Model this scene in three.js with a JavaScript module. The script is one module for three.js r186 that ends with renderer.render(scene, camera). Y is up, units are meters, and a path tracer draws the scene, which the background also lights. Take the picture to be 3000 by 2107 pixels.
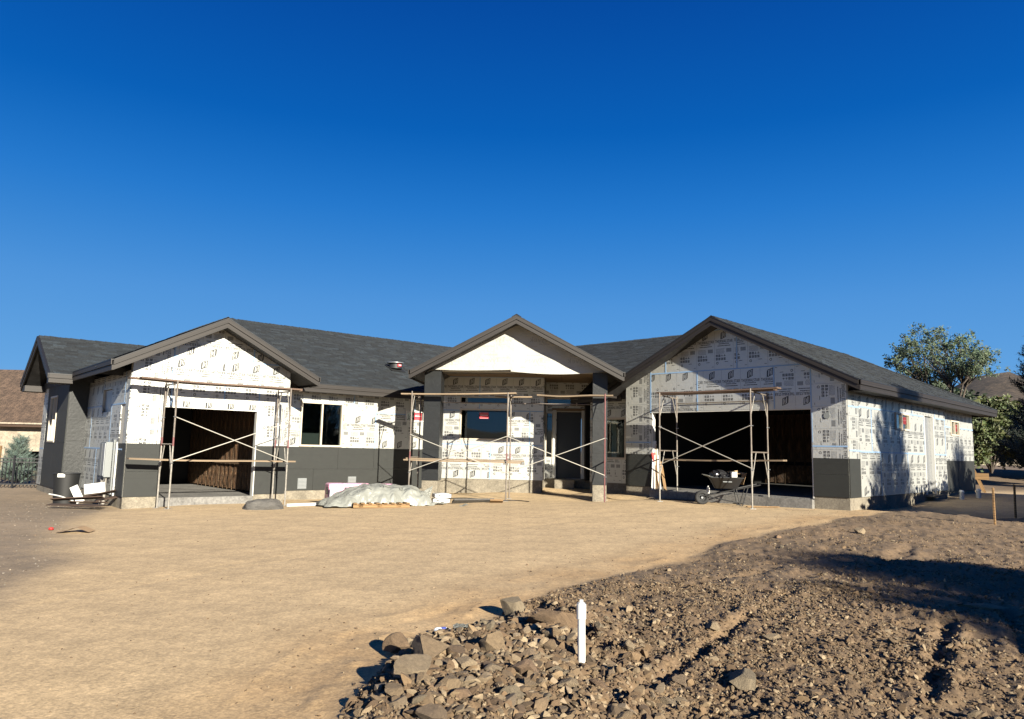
import * as THREE from 'three';
import { mergeGeometries, toCreasedNormals } from 'three/addons/utils/BufferGeometryUtils.js';
import { RoundedBoxGeometry } from 'three/addons/geometries/RoundedBoxGeometry.js';
import { ImprovedNoise } from 'three/addons/math/ImprovedNoise.js';

// ---------------------------------------------------------------- camera, sky, sun, exposure
const scene = new THREE.Scene();
const camera = new THREE.PerspectiveCamera(51.68, 1024 / 719, 0.1, 3000);
const TILT = THREE.MathUtils.degToRad(7.01), ROLL = THREE.MathUtils.degToRad(1.226);
{
  const F = new THREE.Vector3(0, Math.sin(TILT), -Math.cos(TILT)), U = new THREE.Vector3(0, Math.cos(TILT), Math.sin(TILT));
  camera.position.set(0, 1.6, 0);
  camera.up.copy(U).multiplyScalar(Math.cos(ROLL)).add(new THREE.Vector3(-Math.sin(ROLL), 0, 0));
  camera.lookAt(camera.position.clone().add(F));
}
const EXPOSURE = 3.2;
const SUN_AZ = THREE.MathUtils.degToRad(29.3), SUN_EL = THREE.MathUtils.degToRad(18.8);
const SUN = new THREE.Vector3(Math.sin(SUN_AZ) * Math.cos(SUN_EL), Math.sin(SUN_EL), Math.cos(SUN_AZ) * Math.cos(SUN_EL));
{
  const W = 1024, H = 512, data = new Float32Array(W * H * 4);
  const s2l = (c) => (c <= 0.04045 ? c / 12.92 : Math.pow((c + 0.055) / 1.055, 2.4));
  // clear dry-air sky: elevation (degrees) -> the colour it shows
  const stops = [[-90, 70, 58, 46], [-3, 95, 84, 72], [0, 138, 184, 230], [5, 102, 166, 226], [11, 80, 149, 219], [18, 38, 121, 205], [24, 10, 96, 184], [34, 5, 72, 158], [50, 4, 60, 134], [90, 3, 48, 116]];
  const col = (e) => {
    let i = 0; while (i < stops.length - 2 && e > stops[i + 1][0]) i++;
    const a = stops[i], b = stops[i + 1], t = Math.min(1, Math.max(0, (e - a[0]) / (b[0] - a[0])));
    return [1, 2, 3].map((k) => s2l((a[k] + (b[k] - a[k]) * t) / 255) / EXPOSURE);
  };
  for (let y = 0; y < H; y++) {
    const e = ((y + 0.5) / H - 0.5) * 180, c = col(e);
    for (let x = 0; x < W; x++) { const o = (y * W + x) * 4; data[o] = c[0]; data[o + 1] = c[1]; data[o + 2] = c[2]; data[o + 3] = 1; }
  }
  const t = new THREE.DataTexture(data, W, H, THREE.RGBAFormat, THREE.FloatType);
  t.mapping = THREE.EquirectangularReflectionMapping; t.magFilter = THREE.LinearFilter; t.minFilter = THREE.LinearFilter; t.needsUpdate = true;
  scene.background = t; scene.environment = t;
}
const sun = new THREE.DirectionalLight(new THREE.Color().setRGB(1, 0.92, 0.77), 5);
sun.name = 'sun'; sun.position.copy(SUN).multiplyScalar(80).add(new THREE.Vector3(0, 0, -20)); sun.target.position.set(0, 0, -20);
sun.castShadow = true; sun.shadow.mapSize.set(4096, 4096);
Object.assign(sun.shadow.camera, { left: -45, right: 45, top: 45, bottom: -45, near: 1, far: 200 });
scene.add(sun, sun.target);
const renderer = new THREE.WebGLRenderer({ antialias: true });
renderer.toneMapping = THREE.LinearToneMapping; renderer.toneMappingExposure = EXPOSURE;
renderer.shadowMap.enabled = true; renderer.setSize(1024, 719);

// ---------------------------------------------------------------- helpers
let seed = 12345;
const rnd = () => { seed = (seed + 0x6d2b79f5) | 0; let t = Math.imul(seed ^ (seed >>> 15), 1 | seed); t = (t + Math.imul(t ^ (t >>> 7), 61 | t)) ^ t; return ((t ^ (t >>> 14)) >>> 0) / 4294967296; };
const rr = (a, b) => a + (b - a) * rnd();
const perlin = new ImprovedNoise();
const fbm3 = (x, y, z, o = 4) => { let s = 0, a = 0.5; for (let i = 0; i < o; i++) { s += a * perlin.noise(x, y, z); x *= 2.03; y *= 2.03; z *= 2.03; a *= 0.5; } return s; };
const V = (x, y, z) => new THREE.Vector3(x, y, z);
const lerp = (a, b, t) => a + (b - a) * t, clamp = (x, a = 0, b = 1) => Math.min(b, Math.max(a, x)), smooth = (a, b, x) => { const t = clamp((x - a) / (b - a)); return t * t * (3 - 2 * t); };
const names = {};
const numbered = (n) => { names[n] = (names[n] ?? -1) + 1; return names[n] ? n + '_' + String(names[n]).padStart(3, '0') : n; };
const shade = (o) => { o.traverse((m) => { if (m.isMesh) { m.castShadow = true; m.receiveShadow = true; } }); return o; };
function tag(o, label, category, group, kind) { o.userData.label = label; o.userData.category = category; if (group) o.userData.group = group; if (kind) o.userData.kind = kind; return o; }
function thing(name, label, category, [x, y, z], turn = 0, group) {
  const o = new THREE.Group(); o.name = numbered(name); o.position.set(x, y, z); o.rotation.y = turn; scene.add(o); return tag(o, label, category, group);
}
function part(parent, name, geo, mat, kind) {
  const g = Array.isArray(geo) ? merge(geo) : geo, m = new THREE.Mesh(g, mat); m.name = name; m.castShadow = m.receiveShadow = true;
  if (kind) m.userData.kind = kind;
  parent.add(m); return m;
}
function single(name, geo, mat, label, category, pos = [0, 0, 0], turn = 0, group) {
  const m = new THREE.Mesh(Array.isArray(geo) ? merge(geo) : geo, mat); m.name = numbered(name); m.castShadow = m.receiveShadow = true;
  m.position.set(...pos); m.rotation.y = turn; scene.add(m); return tag(m, label, category, group);
}
function structure(name, geo, mat) { const m = new THREE.Mesh(geo, mat); m.name = name; m.userData.kind = 'structure'; m.receiveShadow = m.castShadow = true; scene.add(m); return m; }
function merge(list) {
  const anyColor = list.some((g) => g.attributes.color);
  return mergeGeometries(list.map((g) => {
    g = g.index ? g.toNonIndexed() : g;
    for (const k of Object.keys(g.attributes)) if (!['position', 'normal', 'uv', 'color'].includes(k)) g.deleteAttribute(k);
    if (anyColor && !g.attributes.color) g.setAttribute('color', new THREE.BufferAttribute(new Float32Array(g.attributes.position.count * 3).fill(1), 3));
    return g;
  }));
}
// a box with uv in metres, centred at x y z
function box(w, h, d, x = 0, y = 0, z = 0, ou = 0, ov = 0) {
  const g = new THREE.BoxGeometry(w, h, d), uv = g.attributes.uv, dims = [[d, h], [d, h], [w, d], [w, d], [w, h], [w, h]];
  for (let f = 0; f < 6; f++) for (let i = 0; i < 4; i++) uv.setXY(f * 4 + i, uv.getX(f * 4 + i) * dims[f][0] + ou, uv.getY(f * 4 + i) * dims[f][1] + ov);
  return g.translate(x, y, z);
}
function bar(a, b, r = 0.021, seg = 8, r2 = r) {
  const d = b.clone().sub(a), l = d.length(), g = new THREE.CylinderGeometry(r2, r, l, seg, 1);
  const uv = g.attributes.uv; for (let i = 0; i < uv.count; i++) uv.setXY(i, uv.getX(i) * r * 6.28, uv.getY(i) * l);
  g.applyQuaternion(new THREE.Quaternion().setFromUnitVectors(V(0, 1, 0), d.normalize()));
  return g.translate((a.x + b.x) / 2, (a.y + b.y) / 2, (a.z + b.z) / 2);
}
// a board lying from a to b, width w (horizontal), thickness t
function board(a, b, w, t, roll = 0, ou = 0) {
  const d = b.clone().sub(a), l = d.length(), g = box(l, t, w, 0, 0, 0, ou, ou * 0.37), X = d.clone().normalize();
  const Z = V(0, 0, 0).crossVectors(X, Math.abs(X.y) > 0.95 ? V(0, 0, 1) : V(0, 1, 0)).normalize(), Y = V(0, 0, 0).crossVectors(Z, X);
  if (roll) g.rotateX(roll);
  g.applyMatrix4(new THREE.Matrix4().makeBasis(X, Y, Z));
  return g.translate((a.x + b.x) / 2, (a.y + b.y) / 2, (a.z + b.z) / 2);
}
function tint(g, c) { const n = g.attributes.position.count, a = new Float32Array(n * 3); for (let i = 0; i < n; i++) a.set(c, i * 3); g.setAttribute('color', new THREE.BufferAttribute(a, 3)); return g; }

// ---------------------------------------------------------------- textures
function tileNoise(size, cells, oct, sd, gain = 0.5) {
  const out = new Float32Array(size * size); let amp = 1, tot = 0;
  const hash = (x, y, s) => { let h = Math.imul(x, 374761393) + Math.imul(y, 668265263) + Math.imul(s, 1442695041); h = Math.imul(h ^ (h >>> 13), 1274126177); return ((h ^ (h >>> 16)) >>> 0) / 4294967296; };
  for (let o = 0; o < oct; o++) {
    const c = cells << o; if (c > size) break;
    for (let y = 0; y < size; y++) {
      const fy = (y / size) * c, iy = Math.floor(fy), ty = fy - iy, sy = ty * ty * (3 - 2 * ty);
      for (let x = 0; x < size; x++) {
        const fx = (x / size) * c, ix = Math.floor(fx), tx = fx - ix, sx = tx * tx * (3 - 2 * tx);
        const a = hash(ix, iy, sd + o), b = hash((ix + 1) % c, iy, sd + o), d = hash(ix, (iy + 1) % c, sd + o), e = hash((ix + 1) % c, (iy + 1) % c, sd + o);
        out[y * size + x] += amp * lerp(lerp(a, b, sx), lerp(d, e, sx), sy);
      }
    }
    tot += amp; amp *= gain;
  }
  for (let i = 0; i < out.length; i++) out[i] /= tot;
  return out;
}
function dataTex(size, fn, srgb = true, h = size) {
  const d = new Uint8Array(size * h * 4);
  for (let y = 0; y < h; y++) for (let x = 0; x < size; x++) { const c = fn(x, y, y * size + x), o = (y * size + x) * 4; d[o] = clamp(c[0], 0, 255); d[o + 1] = clamp(c[1], 0, 255); d[o + 2] = clamp(c[2], 0, 255); d[o + 3] = 255; }
  const t = new THREE.DataTexture(d, size, h); t.wrapS = t.wrapT = THREE.RepeatWrapping; t.magFilter = THREE.LinearFilter; t.minFilter = THREE.LinearMipmapLinearFilter; t.generateMipmaps = true;
  if (srgb) t.colorSpace = THREE.SRGBColorSpace; t.needsUpdate = true; return t;
}
function canvasTex(w, h, draw, srgb = true) {
  const c = document.createElement('canvas'); c.width = w; c.height = h; draw(c.getContext('2d'), w, h);
  const t = new THREE.CanvasTexture(c); t.wrapS = t.wrapT = THREE.RepeatWrapping; if (srgb) t.colorSpace = THREE.SRGBColorSpace; return t;
}
const rep = (t, x, y = x) => { const c = t.clone(); c.repeat.set(x, y); c.needsUpdate = true; return c; };
const N1 = tileNoise(512, 4, 7, 11), N2 = tileNoise(512, 16, 5, 37), N3 = tileNoise(512, 64, 4, 71, 0.7);
const grey = (f) => dataTex(512, (x, y, i) => { const v = 255 * f(i, x, y); return [v, v, v]; });
const greyL = (f) => dataTex(512, (x, y, i) => { const v = 255 * f(i, x, y); return [v, v, v]; }, false);
const T = {
  dirt: grey((i) => 0.86 + 0.14 * (N1[i] - 0.5) + 0.16 * (N2[i] - 0.5) + 0.4 * (N3[i] - 0.5)),
  soil: dataTex(512, (x, y, i) => { const k = N3[i] > 0.72 ? 60 * (N3[i] - 0.6) / 0.2 : 0, v = 150 + 110 * (N1[i] - 0.5) + 150 * (N2[i] - 0.5) + 150 * (N3[i] - 0.5) + k; return [v, v * 0.99, v * 0.98]; }),
  rough: greyL((i) => 0.5 + 0.5 * (N2[i] - 0.5) + 0.7 * (N3[i] - 0.5)),
  wrinkle: greyL((i) => { const a = Math.abs(N1[i] - 0.5) * 2, b = Math.abs(N2[i] - 0.5) * 2; return 0.2 + 0.5 * a + 0.3 * b; }),
  scuff: grey((i, x, y) => 0.56 + 0.7 * (N1[i] - 0.5) + 0.5 * (N2[i] - 0.5) + 0.35 * (N3[i] - 0.5) + (N2[(i * 7) % 262144] > 0.8 ? 0.1 : 0)),
  concrete: grey((i) => 0.82 + 0.22 * (N1[i] - 0.5) + 0.2 * (N2[i] - 0.5) + 0.4 * (N3[i] - 0.5)),
  wood: dataTex(512, (x, y, i) => { const j = ((y >> 0) * 512 + ((x >> 4) + (y * 37) % 512) % 512) % 262144, g = N1[(y % 512) * 512 + (x >> 3)], s = Math.sin((y / 512) * 6.283 * 22 + 9 * g) * 0.5 + 0.5, v = 178 + 50 * (s - 0.5) + 70 * (g - 0.5) + 40 * (N3[j] - 0.5); return [v, v * 0.95, v * 0.88]; }),
  granule: grey((i) => 0.66 + 0.3 * (N2[i] - 0.5) + 0.9 * (N3[i] - 0.5)),
};
// print of the foil-faced insulation board, 2.44 m x 1.22 m
function logo(g, x, y, s) {
  g.save(); g.translate(x, y); g.scale(s, s); g.lineWidth = 0.09; g.strokeStyle = g.fillStyle;
  g.beginPath(); g.moveTo(-0.3, 0.5); g.lineTo(-0.26, -0.3); g.lineTo(0.3, -0.5); g.lineTo(0.26, 0.26); g.closePath(); g.stroke();
  g.beginPath(); g.moveTo(-0.1, 0.34); g.lineTo(-0.07, -0.22); g.lineTo(0.12, -0.3); g.lineTo(0.1, 0.16); g.closePath(); g.stroke();
  g.beginPath(); g.moveTo(-0.4, 0.54); g.lineTo(-0.36, -0.24); g.stroke(); g.restore();
}
function drawBoard(g, W, H) {
  const m = W / 2.44; g.fillStyle = '#e9eae6'; g.fillRect(0, 0, W, H);
  for (let i = 0; i < 260; i++) { g.fillStyle = `rgba(${rnd() > 0.5 ? '120,124,130' : '255,255,255'},${rr(0.02, 0.07)})`; g.fillRect(rr(0, W), rr(0, H), rr(10, 160), rr(1, 6)); }
  const ink = '#4a4b4e'; g.textAlign = 'center'; g.textBaseline = 'middle';
  for (let c = 0; c < 4; c++) {
    const x = (c + 0.5) * W / 4, y = (v) => H - v * m;
    g.fillStyle = ink; logo(g, x + rr(-8, 8), y(1.05), 0.24 * m);
    g.font = `bold ${0.125 * m}px sans-serif`; g.fillText('THERMALSTAR', x, y(0.855), 0.57 * m);
    for (const [yy, w] of [[0.79, 0.34], [0.73, 0.42]]) { g.fillRect(x - w / 2 * m, y(yy), w * m, 0.022 * m); for (let k = 0; k < 9; k++) { g.fillStyle = '#e9eae6'; g.fillRect(x - w / 2 * m + rr(0, w) * m, y(yy) - 1, 3, 0.02 * m + 1); g.fillStyle = ink; } }
    g.fillStyle = '#6a6c70'; for (let l = 0; l < 5; l++) { let xx = x - 0.26 * m; while (xx < x + 0.0 * m) { const w = rr(6, 22); g.fillRect(xx, y(0.63 - l * 0.032), w, 0.012 * m); xx += w + 4; } }
    g.fillStyle = '#77797c'; g.fillRect(x + 0.08 * m, y(0.63), 0.16 * m, 0.11 * m); g.fillStyle = '#d8d9d6'; for (let l = 0; l < 4; l++) g.fillRect(x + 0.09 * m, y(0.615 - l * 0.026), 0.14 * m, 0.009 * m);
    for (let a = 0; a < 4; a++) for (let b = 0; b < 2; b++) {
      const px = x + (-0.27 + a * 0.085) * m, py = y(0.46 - b * 0.1), s = 0.066 * m; g.fillStyle = ink;
      if (b === 0 && a > 1) { g.fillRect(px + s * 0.4, py, s * 0.2, s); g.fillRect(px, py + s * 0.6, s, s * 0.25); continue; }
      g.fillStyle = '#6b6c6e'; g.fillRect(px, py, s, s * 1.15); g.fillStyle = '#cfd0cd'; for (let k = 0; k < 4; k++) g.fillRect(px + rr(0.1, 0.6) * s, py + rr(0.1, 0.8) * s, s * rr(0.15, 0.35), s * 0.16);
    }
    g.fillStyle = ink; g.lineWidth = 0.016 * m; g.strokeStyle = ink; g.beginPath(); g.arc(x - 0.22 * m, y(0.2), 0.03 * m, 0.3, 5.6); g.stroke(); g.fillRect(x - 0.2 * m, y(0.235), 0.012 * m, 0.06 * m);
    g.fillRect(x + 0.02 * m, y(0.24), 0.11 * m, 0.014 * m); g.fillRect(x + 0.2 * m, y(0.1), 0.07 * m, 0.012 * m);
    g.fillRect(x + 0.3 * m, y(1.2), 0.004 * m, 1.18 * m);
  }
}
T.board = canvasTex(1536, 768, drawBoard);
T.boardV = canvasTex(768, 1536, (g, w, h) => { g.translate(w, 0); g.rotate(Math.PI / 2); drawBoard(g, h, w); });
T.wrap = canvasTex(1024, 512, (g, w, h) => {   // house wrap printed back to front
  g.fillStyle = '#f1f0ea'; g.fillRect(0, 0, w, h); g.translate(w, 0); g.scale(-1, 1); g.textAlign = 'center';
  for (let k = 0; k < 2; k++) for (let r = 0; r < 2; r++) {
    const x = (k + 0.5 + r * 0.12) * w / 2, y = 90 + r * 250;
    g.fillStyle = '#d3d3cf'; g.font = 'bold 30px sans-serif'; g.fillText('HomeWrap', x, y); g.font = 'bold 78px sans-serif'; g.fillText('Tyvek', x, y + 82);
    g.fillStyle = '#d6cfc6'; g.font = '18px sans-serif'; g.fillText('weather barrier', x - 60, y + 118); g.fillStyle = '#d9bdb4'; g.fillText('www.house wrap', x + 90, y + 142);
    g.fillStyle = '#d3d3ce'; for (let l = 0; l < 4; l++) g.fillRect(x - 210 + l * 7, y + 20 + l * 16, 120, 5);
  }
});
T.kraft = dataTex(512, (x, y, i) => { const a = Math.abs(N1[i] - 0.5) * 2.4, b = Math.abs(N2[(i + 9000) % 262144] - 0.5) * 2, v = 0.35 + 0.6 * a + 0.35 * b; return [168 * v + 30, 128 * v + 22, 92 * v + 16]; });
T.pinkprint = canvasTex(512, 512, (g, w, h) => {
  g.fillStyle = '#e6a9c4'; g.fillRect(0, 0, w, h);
  for (let k = 0; k < 90; k++) { g.fillStyle = ['#f6e9ef', '#c86a95', '#8d3f66', '#f2c4d8'][(rnd() * 4) | 0]; g.fillRect(rr(0, w), rr(0, h), rr(6, 46), rr(5, 24)); }
  g.fillStyle = '#17141a'; g.fillRect(190, 90, 300, 190); g.fillStyle = '#e9dfe4'; g.font = 'bold 34px sans-serif'; g.fillText('INSULATION', 210, 135); for (let l = 0; l < 3; l++) g.fillRect(210, 160 + l * 34, rr(120, 240), 12);
});
T.paper = canvasTex(1024, 1024, (g, w, h) => {   // black building paper: laps, scuffs, staples and chalky dust
  g.fillStyle = '#aaaaaa'; g.fillRect(0, 0, w, h);
  for (let k = 0; k < 900; k++) { const v = rnd() > 0.5 ? 255 : 60; g.fillStyle = `rgba(${v},${v},${v},${rr(0.015, 0.05)})`; g.beginPath(); g.ellipse(rr(0, w), rr(0, h), rr(4, 90), rr(2, 34), rr(0, 3), 0, 6.3); g.fill(); }
  for (let k = 0; k < 130; k++) { g.strokeStyle = `rgba(255,255,250,${rr(0.05, 0.3)})`; g.lineWidth = rr(0.7, 2.6); const x = rr(0, w), y = rr(0, h), a = rnd() > 0.5 ? rr(-0.3, 0.3) : rr(0, 6.3), l = rr(8, 110); g.beginPath(); g.moveTo(x, y); g.quadraticCurveTo(x + l * 0.5, y + rr(-12, 12), x + Math.cos(a) * l, y + Math.sin(a) * l); g.stroke(); }
  for (const y of [200, 530, 840]) { g.fillStyle = 'rgba(30,30,30,0.45)'; g.fillRect(0, y, w, 4); g.fillStyle = 'rgba(255,255,255,0.14)'; g.fillRect(0, y + 4, w, 5); for (let x = 0; x < w; x += rr(30, 80)) { g.fillStyle = 'rgba(255,255,255,0.5)'; g.fillRect(x, y + rr(-10, 10), rr(2, 7), 3); } }
});
T.bag = canvasTex(256, 256, (g, w, h) => { g.fillStyle = '#2a2c2e'; g.fillRect(0, 0, w, h); g.fillStyle = '#eceeee'; g.fillRect(10, 20, 236, 84); g.fillRect(10, 140, 236, 90); g.fillStyle = '#2a2c2e'; for (let k = 0; k < 26; k++) g.fillRect(rr(14, 110), rr(26, 220), rr(6, 26), rr(5, 16)); });
T.sticker = canvasTex(256, 192, (g, w, h) => { g.fillStyle = '#b5303c'; g.fillRect(0, 0, w, h); g.fillStyle = '#f0d8d8'; g.fillRect(18, 74, 220, 20); g.fillRect(12, 8, 232, 5); g.fillRect(12, 178, 232, 5); g.fillStyle = '#cf5560'; for (let k = 0; k < 5; k++) g.fillRect(24, 112 + k * 13, rr(120, 210), 5); g.fillRect(24, 26, 200, 30); });
T.tarp = canvasTex(1024, 512, (g, w, h) => { g.fillStyle = '#d9dcd6'; g.fillRect(0, 0, w, h); g.fillStyle = '#3b3d3c'; g.font = 'bold 44px sans-serif'; for (const [x, y, a] of [[110, 380, 0.3], [300, 400, 0.2], [520, 380, 0.1], [700, 400, 0.2], [420, 330, 0.15]]) { g.save(); g.translate(x, y); g.rotate(a); g.globalAlpha = 0.7; g.lineWidth = 6; g.strokeStyle = '#3b3d3c'; g.strokeRect(-16, -20, 26, 36); g.fillRect(24, -4, 90, 6); g.restore(); } });

const rgb = (r, g, b) => new THREE.Color().setRGB(r, g, b);
const std = (o) => { const m = new THREE.MeshStandardMaterial(o); m.color.multiplyScalar(0.73); return m; };
const foilBase = { color: rgb(0.72, 0.72, 0.7), metalness: 0.5, roughness: 0.45, bumpMap: rep(T.wrinkle, 1.2), bumpScale: 0.004 };
const M = {
  board: std({ ...foilBase, map: T.board, bumpMap: rep(T.wrinkle, 4, 2), bumpScale: 0.007 }),
  boardV: std({ ...foilBase, map: T.boardV, bumpMap: rep(T.wrinkle, 2, 4), bumpScale: 0.009 }),
  foil: std({ color: rgb(0.4, 0.41, 0.42), metalness: 0.55, roughness: 0.38, bumpMap: rep(T.wrinkle, 1), bumpScale: 0.006 }),
  core: std({ color: rgb(0.5, 0.48, 0.42), roughness: 0.9 }),
  tape: std({ color: rgb(0.26, 0.4, 0.6), roughness: 0.45 }),
  white: std({ color: rgb(0.6, 0.6, 0.57), roughness: 0.55 }),
  dark: std({ color: rgb(0.037, 0.042, 0.037), map: rep(T.paper, 0.5), roughness: 0.72, bumpMap: rep(T.rough, 2), bumpScale: 0.002 }),
  darkfoil: std({ color: rgb(0.042, 0.046, 0.047), map: rep(T.paper, 0.5), roughness: 0.42, metalness: 0.2, bumpMap: rep(T.wrinkle, 2), bumpScale: 0.004 }),
  fascia: std({ color: rgb(0.036, 0.03, 0.027), map: rep(T.wood, 0.6), roughness: 0.6 }),
  soffit: std({ color: rgb(0.075, 0.073, 0.074), map: rep(T.scuff, 0.4), roughness: 0.75 }),
  deck: std({ color: rgb(0.22, 0.16, 0.1), map: rep(T.wood, 0.5), roughness: 0.9 }),
  ceiling: std({ color: rgb(0.42, 0.33, 0.24), map: rep(T.wood, 0.5), roughness: 0.85 }),
  shingle: std({ color: rgb(0.038, 0.051, 0.061), map: rep(T.granule, 1.6), vertexColors: true, roughness: 0.88, bumpMap: rep(T.rough, 3), bumpScale: 0.003 }),
  concrete: std({ color: rgb(0.34, 0.3, 0.23), map: rep(T.concrete, 0.7), roughness: 0.95, bumpMap: rep(T.rough, 2.2), bumpScale: 0.008 }),
  slab: std({ color: rgb(0.3, 0.29, 0.27), map: rep(T.concrete, 0.4), roughness: 0.85 }),
  mortar: std({ color: rgb(0.17, 0.16, 0.145), map: rep(T.concrete, 1.5), roughness: 0.95, bumpMap: rep(T.rough, 3), bumpScale: 0.012 }),
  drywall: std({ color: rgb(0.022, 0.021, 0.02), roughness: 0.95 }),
  frame: std({ color: rgb(0.56, 0.49, 0.39), roughness: 0.5 }),
  glass: new THREE.MeshPhysicalMaterial({ color: rgb(0.82, 0.9, 0.88), transmission: 1, thickness: 0, roughness: 0.02, ior: 1.52, specularIntensity: 1 }),
  sticker: std({ map: T.sticker, roughness: 0.6 }), dimsticker: std({ color: rgb(0.3, 0.12, 0.12), map: T.sticker, roughness: 0.6 }),
  stud: std({ color: rgb(0.25, 0.17, 0.1), map: rep(T.wood, 0.7), roughness: 0.85 }),
  kraft: std({ color: rgb(0.62, 0.62, 0.62), map: rep(T.kraft, 1.1, 0.8), roughness: 0.55, metalness: 0.1, bumpMap: rep(T.wrinkle, 1.4), bumpScale: 0.05 }),
  plank: std({ color: rgb(0.46, 0.38, 0.29), map: rep(T.wood, 0.45), roughness: 0.85 }),
  darkplank: std({ color: rgb(0.24, 0.17, 0.14), map: rep(T.wood, 0.45), roughness: 0.85 }),
  pipe: std({ color: rgb(0.29, 0.245, 0.205), map: rep(T.concrete, 2), roughness: 0.6, metalness: 0.15 }),
  redpipe: std({ color: rgb(0.26, 0.085, 0.085), map: rep(T.concrete, 2), roughness: 0.6 }),
  whitepipe: std({ color: rgb(0.42, 0.39, 0.34), map: rep(T.concrete, 2), roughness: 0.55 }),
  brace: std({ color: rgb(0.5, 0.48, 0.42), roughness: 0.5, metalness: 0.35 }),
  pvc: std({ color: rgb(0.7, 0.71, 0.69), roughness: 0.35 }),
  steel: std({ color: rgb(0.45, 0.47, 0.48), roughness: 0.4, metalness: 0.7 }),
  greypaint: std({ color: rgb(0.2, 0.215, 0.215), roughness: 0.5 }),
  rubber: std({ color: rgb(0.02, 0.02, 0.02), roughness: 0.8 }),
  blackplastic: std({ color: rgb(0.014, 0.015, 0.016), roughness: 0.6 }),
  iron: std({ color: rgb(0.015, 0.015, 0.016), roughness: 0.5 }),
  cardboard: std({ color: rgb(0.36, 0.24, 0.13), roughness: 0.9, side: THREE.DoubleSide }),
  oldboard: std({ color: rgb(0.13, 0.085, 0.065), map: rep(T.wood, 0.8), roughness: 0.9 }),
  tarp: std({ color: rgb(0.42, 0.42, 0.4), map: T.tarp, roughness: 0.34, metalness: 0.15, bumpMap: rep(T.wrinkle, 1.3, 0.9), bumpScale: 0.07, side: THREE.DoubleSide }),
  wrap: std({ color: rgb(0.47, 0.47, 0.455), map: rep(T.wrap, 0.36, 0.72), roughness: 0.6, side: THREE.DoubleSide, bumpMap: rep(T.wrinkle, 0.6), bumpScale: 0.02 }),
  pink: std({ map: T.pinkprint, roughness: 0.35 }),
  bag: std({ map: T.bag, roughness: 0.4 }),
  red: std({ color: rgb(0.55, 0.03, 0.025), roughness: 0.5 }),
  rock: std({ roughness: 0.95, map: rep(T.concrete, 2), bumpMap: rep(T.rough, 3), bumpScale: 0.01, flatShading: true }),
  bark: std({ color: rgb(0.12, 0.095, 0.075), map: rep(T.concrete, 2), roughness: 0.95 }),
  cream: std({ color: rgb(0.55, 0.47, 0.36), map: rep(T.concrete, 0.5), roughness: 0.95 }),
  brownroof: std({ color: rgb(0.24, 0.155, 0.1), map: rep(T.granule, 0.5), vertexColors: true, roughness: 0.95 }),
  newwood: std({ color: rgb(0.55, 0.36, 0.17), map: rep(T.wood, 0.8), roughness: 0.8 }),
};

// ---------------------------------------------------------------- the ground
const CP = [[0, 0, 0], [-6, -3, 0], [6, -3, 0.15], [0, -6, 0.03], [-5, -8, 0], [-4, -12, 0], [-9, -13, -0.02], [3, -7, 0.2], [5, -9, 0.2], [2, -10.5, 0.06], [-2, -15, 0.02], [-9.96, -19.43, -0.1], [-8, -19.5, -0.02], [-6.7, -22.2, -0.06], [-5.6, -24.2, -0.1], [-3, -22, 0.02], [-2.5, -26.7, 0.06], [1.0, -26.4, 0.12], [1.7, -28.2, 0.26], [0, -23.6, 0.07], [2.7, -23.6, 0.07], [4.3, -21.9, 0.24], [6.5, -19, 0.22], [8.88, -19.61, 0.24], [3.8, -24.5, 0.28], [7.5, -14, 0.18], [11.5, -22.3, 0.16], [10, -17, 0.2], [12.5, -20, 0.06], [17, -28, 0.34], [14, -24.5, 0.28], [19.2, -31.4, 0.3], [30, -45, 1.1], [33, -52, 1.3], [27, -36, 0.45], [24, -43, 0.7], [-14, -18, -0.12], [-15, -25, -0.1], [-13, -22, -0.18], [0, -60, 0.3], [-40, -40, 0], [40, -40, 0.3], [28, -41, 0.2], [0, 20, 0], [20, 0, 0.2], [-20, -5, 0]];
const EDGE_R = [[-1.3, 3], [-1.02, -3], [-0.95, -4.4], [-0.92, -4.76], [-0.88, -5.24], [-0.84, -5.74], [-0.78, -6.25], [-0.25, -6.89], [0.27, -8.01], [0.85, -8.87], [1.35, -9.63], [2.52, -10.95], [3.46, -12.59], [4.89, -14.29], [7.37, -17.01], [9.88, -19.3], [12, -19.9], [60, -26]];
const EDGE_L = [[-3.5, 3], [-4.6, -5.5], [-5.14, -7.78], [-5.46, -8.77], [-5.8, -10.06], [-7.55, -13.03], [-9.2, -15.95], [-9.7, -18], [-10.2, -19.6], [-30, -60]];
function signedTo(line, x, z) {   // + on the right of the line (towards +x)
  let best = 1e9, sg = 1;
  for (let i = 0; i < line.length - 1; i++) {
    const [ax, az] = line[i], [bx, bz] = line[i + 1], dx = bx - ax, dz = bz - az, t = clamp(((x - ax) * dx + (z - az) * dz) / (dx * dx + dz * dz)), px = x - ax - dx * t, pz = z - az - dz * t, d = px * px + pz * pz;
    if (d < best - 1e-9) { best = d; sg = dx * (z - az) - dz * (x - ax) > 0 ? 1 : -1; }
  }
  return Math.sqrt(best) * sg;
}
function baseH(x, z) {
  let s = 0, w = 0; for (const [px, pz, h] of CP) { const d2 = (x - px) ** 2 + (z - pz) ** 2 + 0.35, k = 1 / (d2 * Math.sqrt(d2)); s += k * h; w += k; }
  return s / w;
}
function zone(x, z) {
  const n = 0.35 * fbm3(x * 0.9, 3.3, z * 0.9, 3), near = clamp(Math.hypot(x, z) / 12, 0.3, 1);
  return { r: signedTo(EDGE_R, x, z) + n * near, l: -signedTo(EDGE_L, x, z) + n * 1.4 };
}
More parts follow.
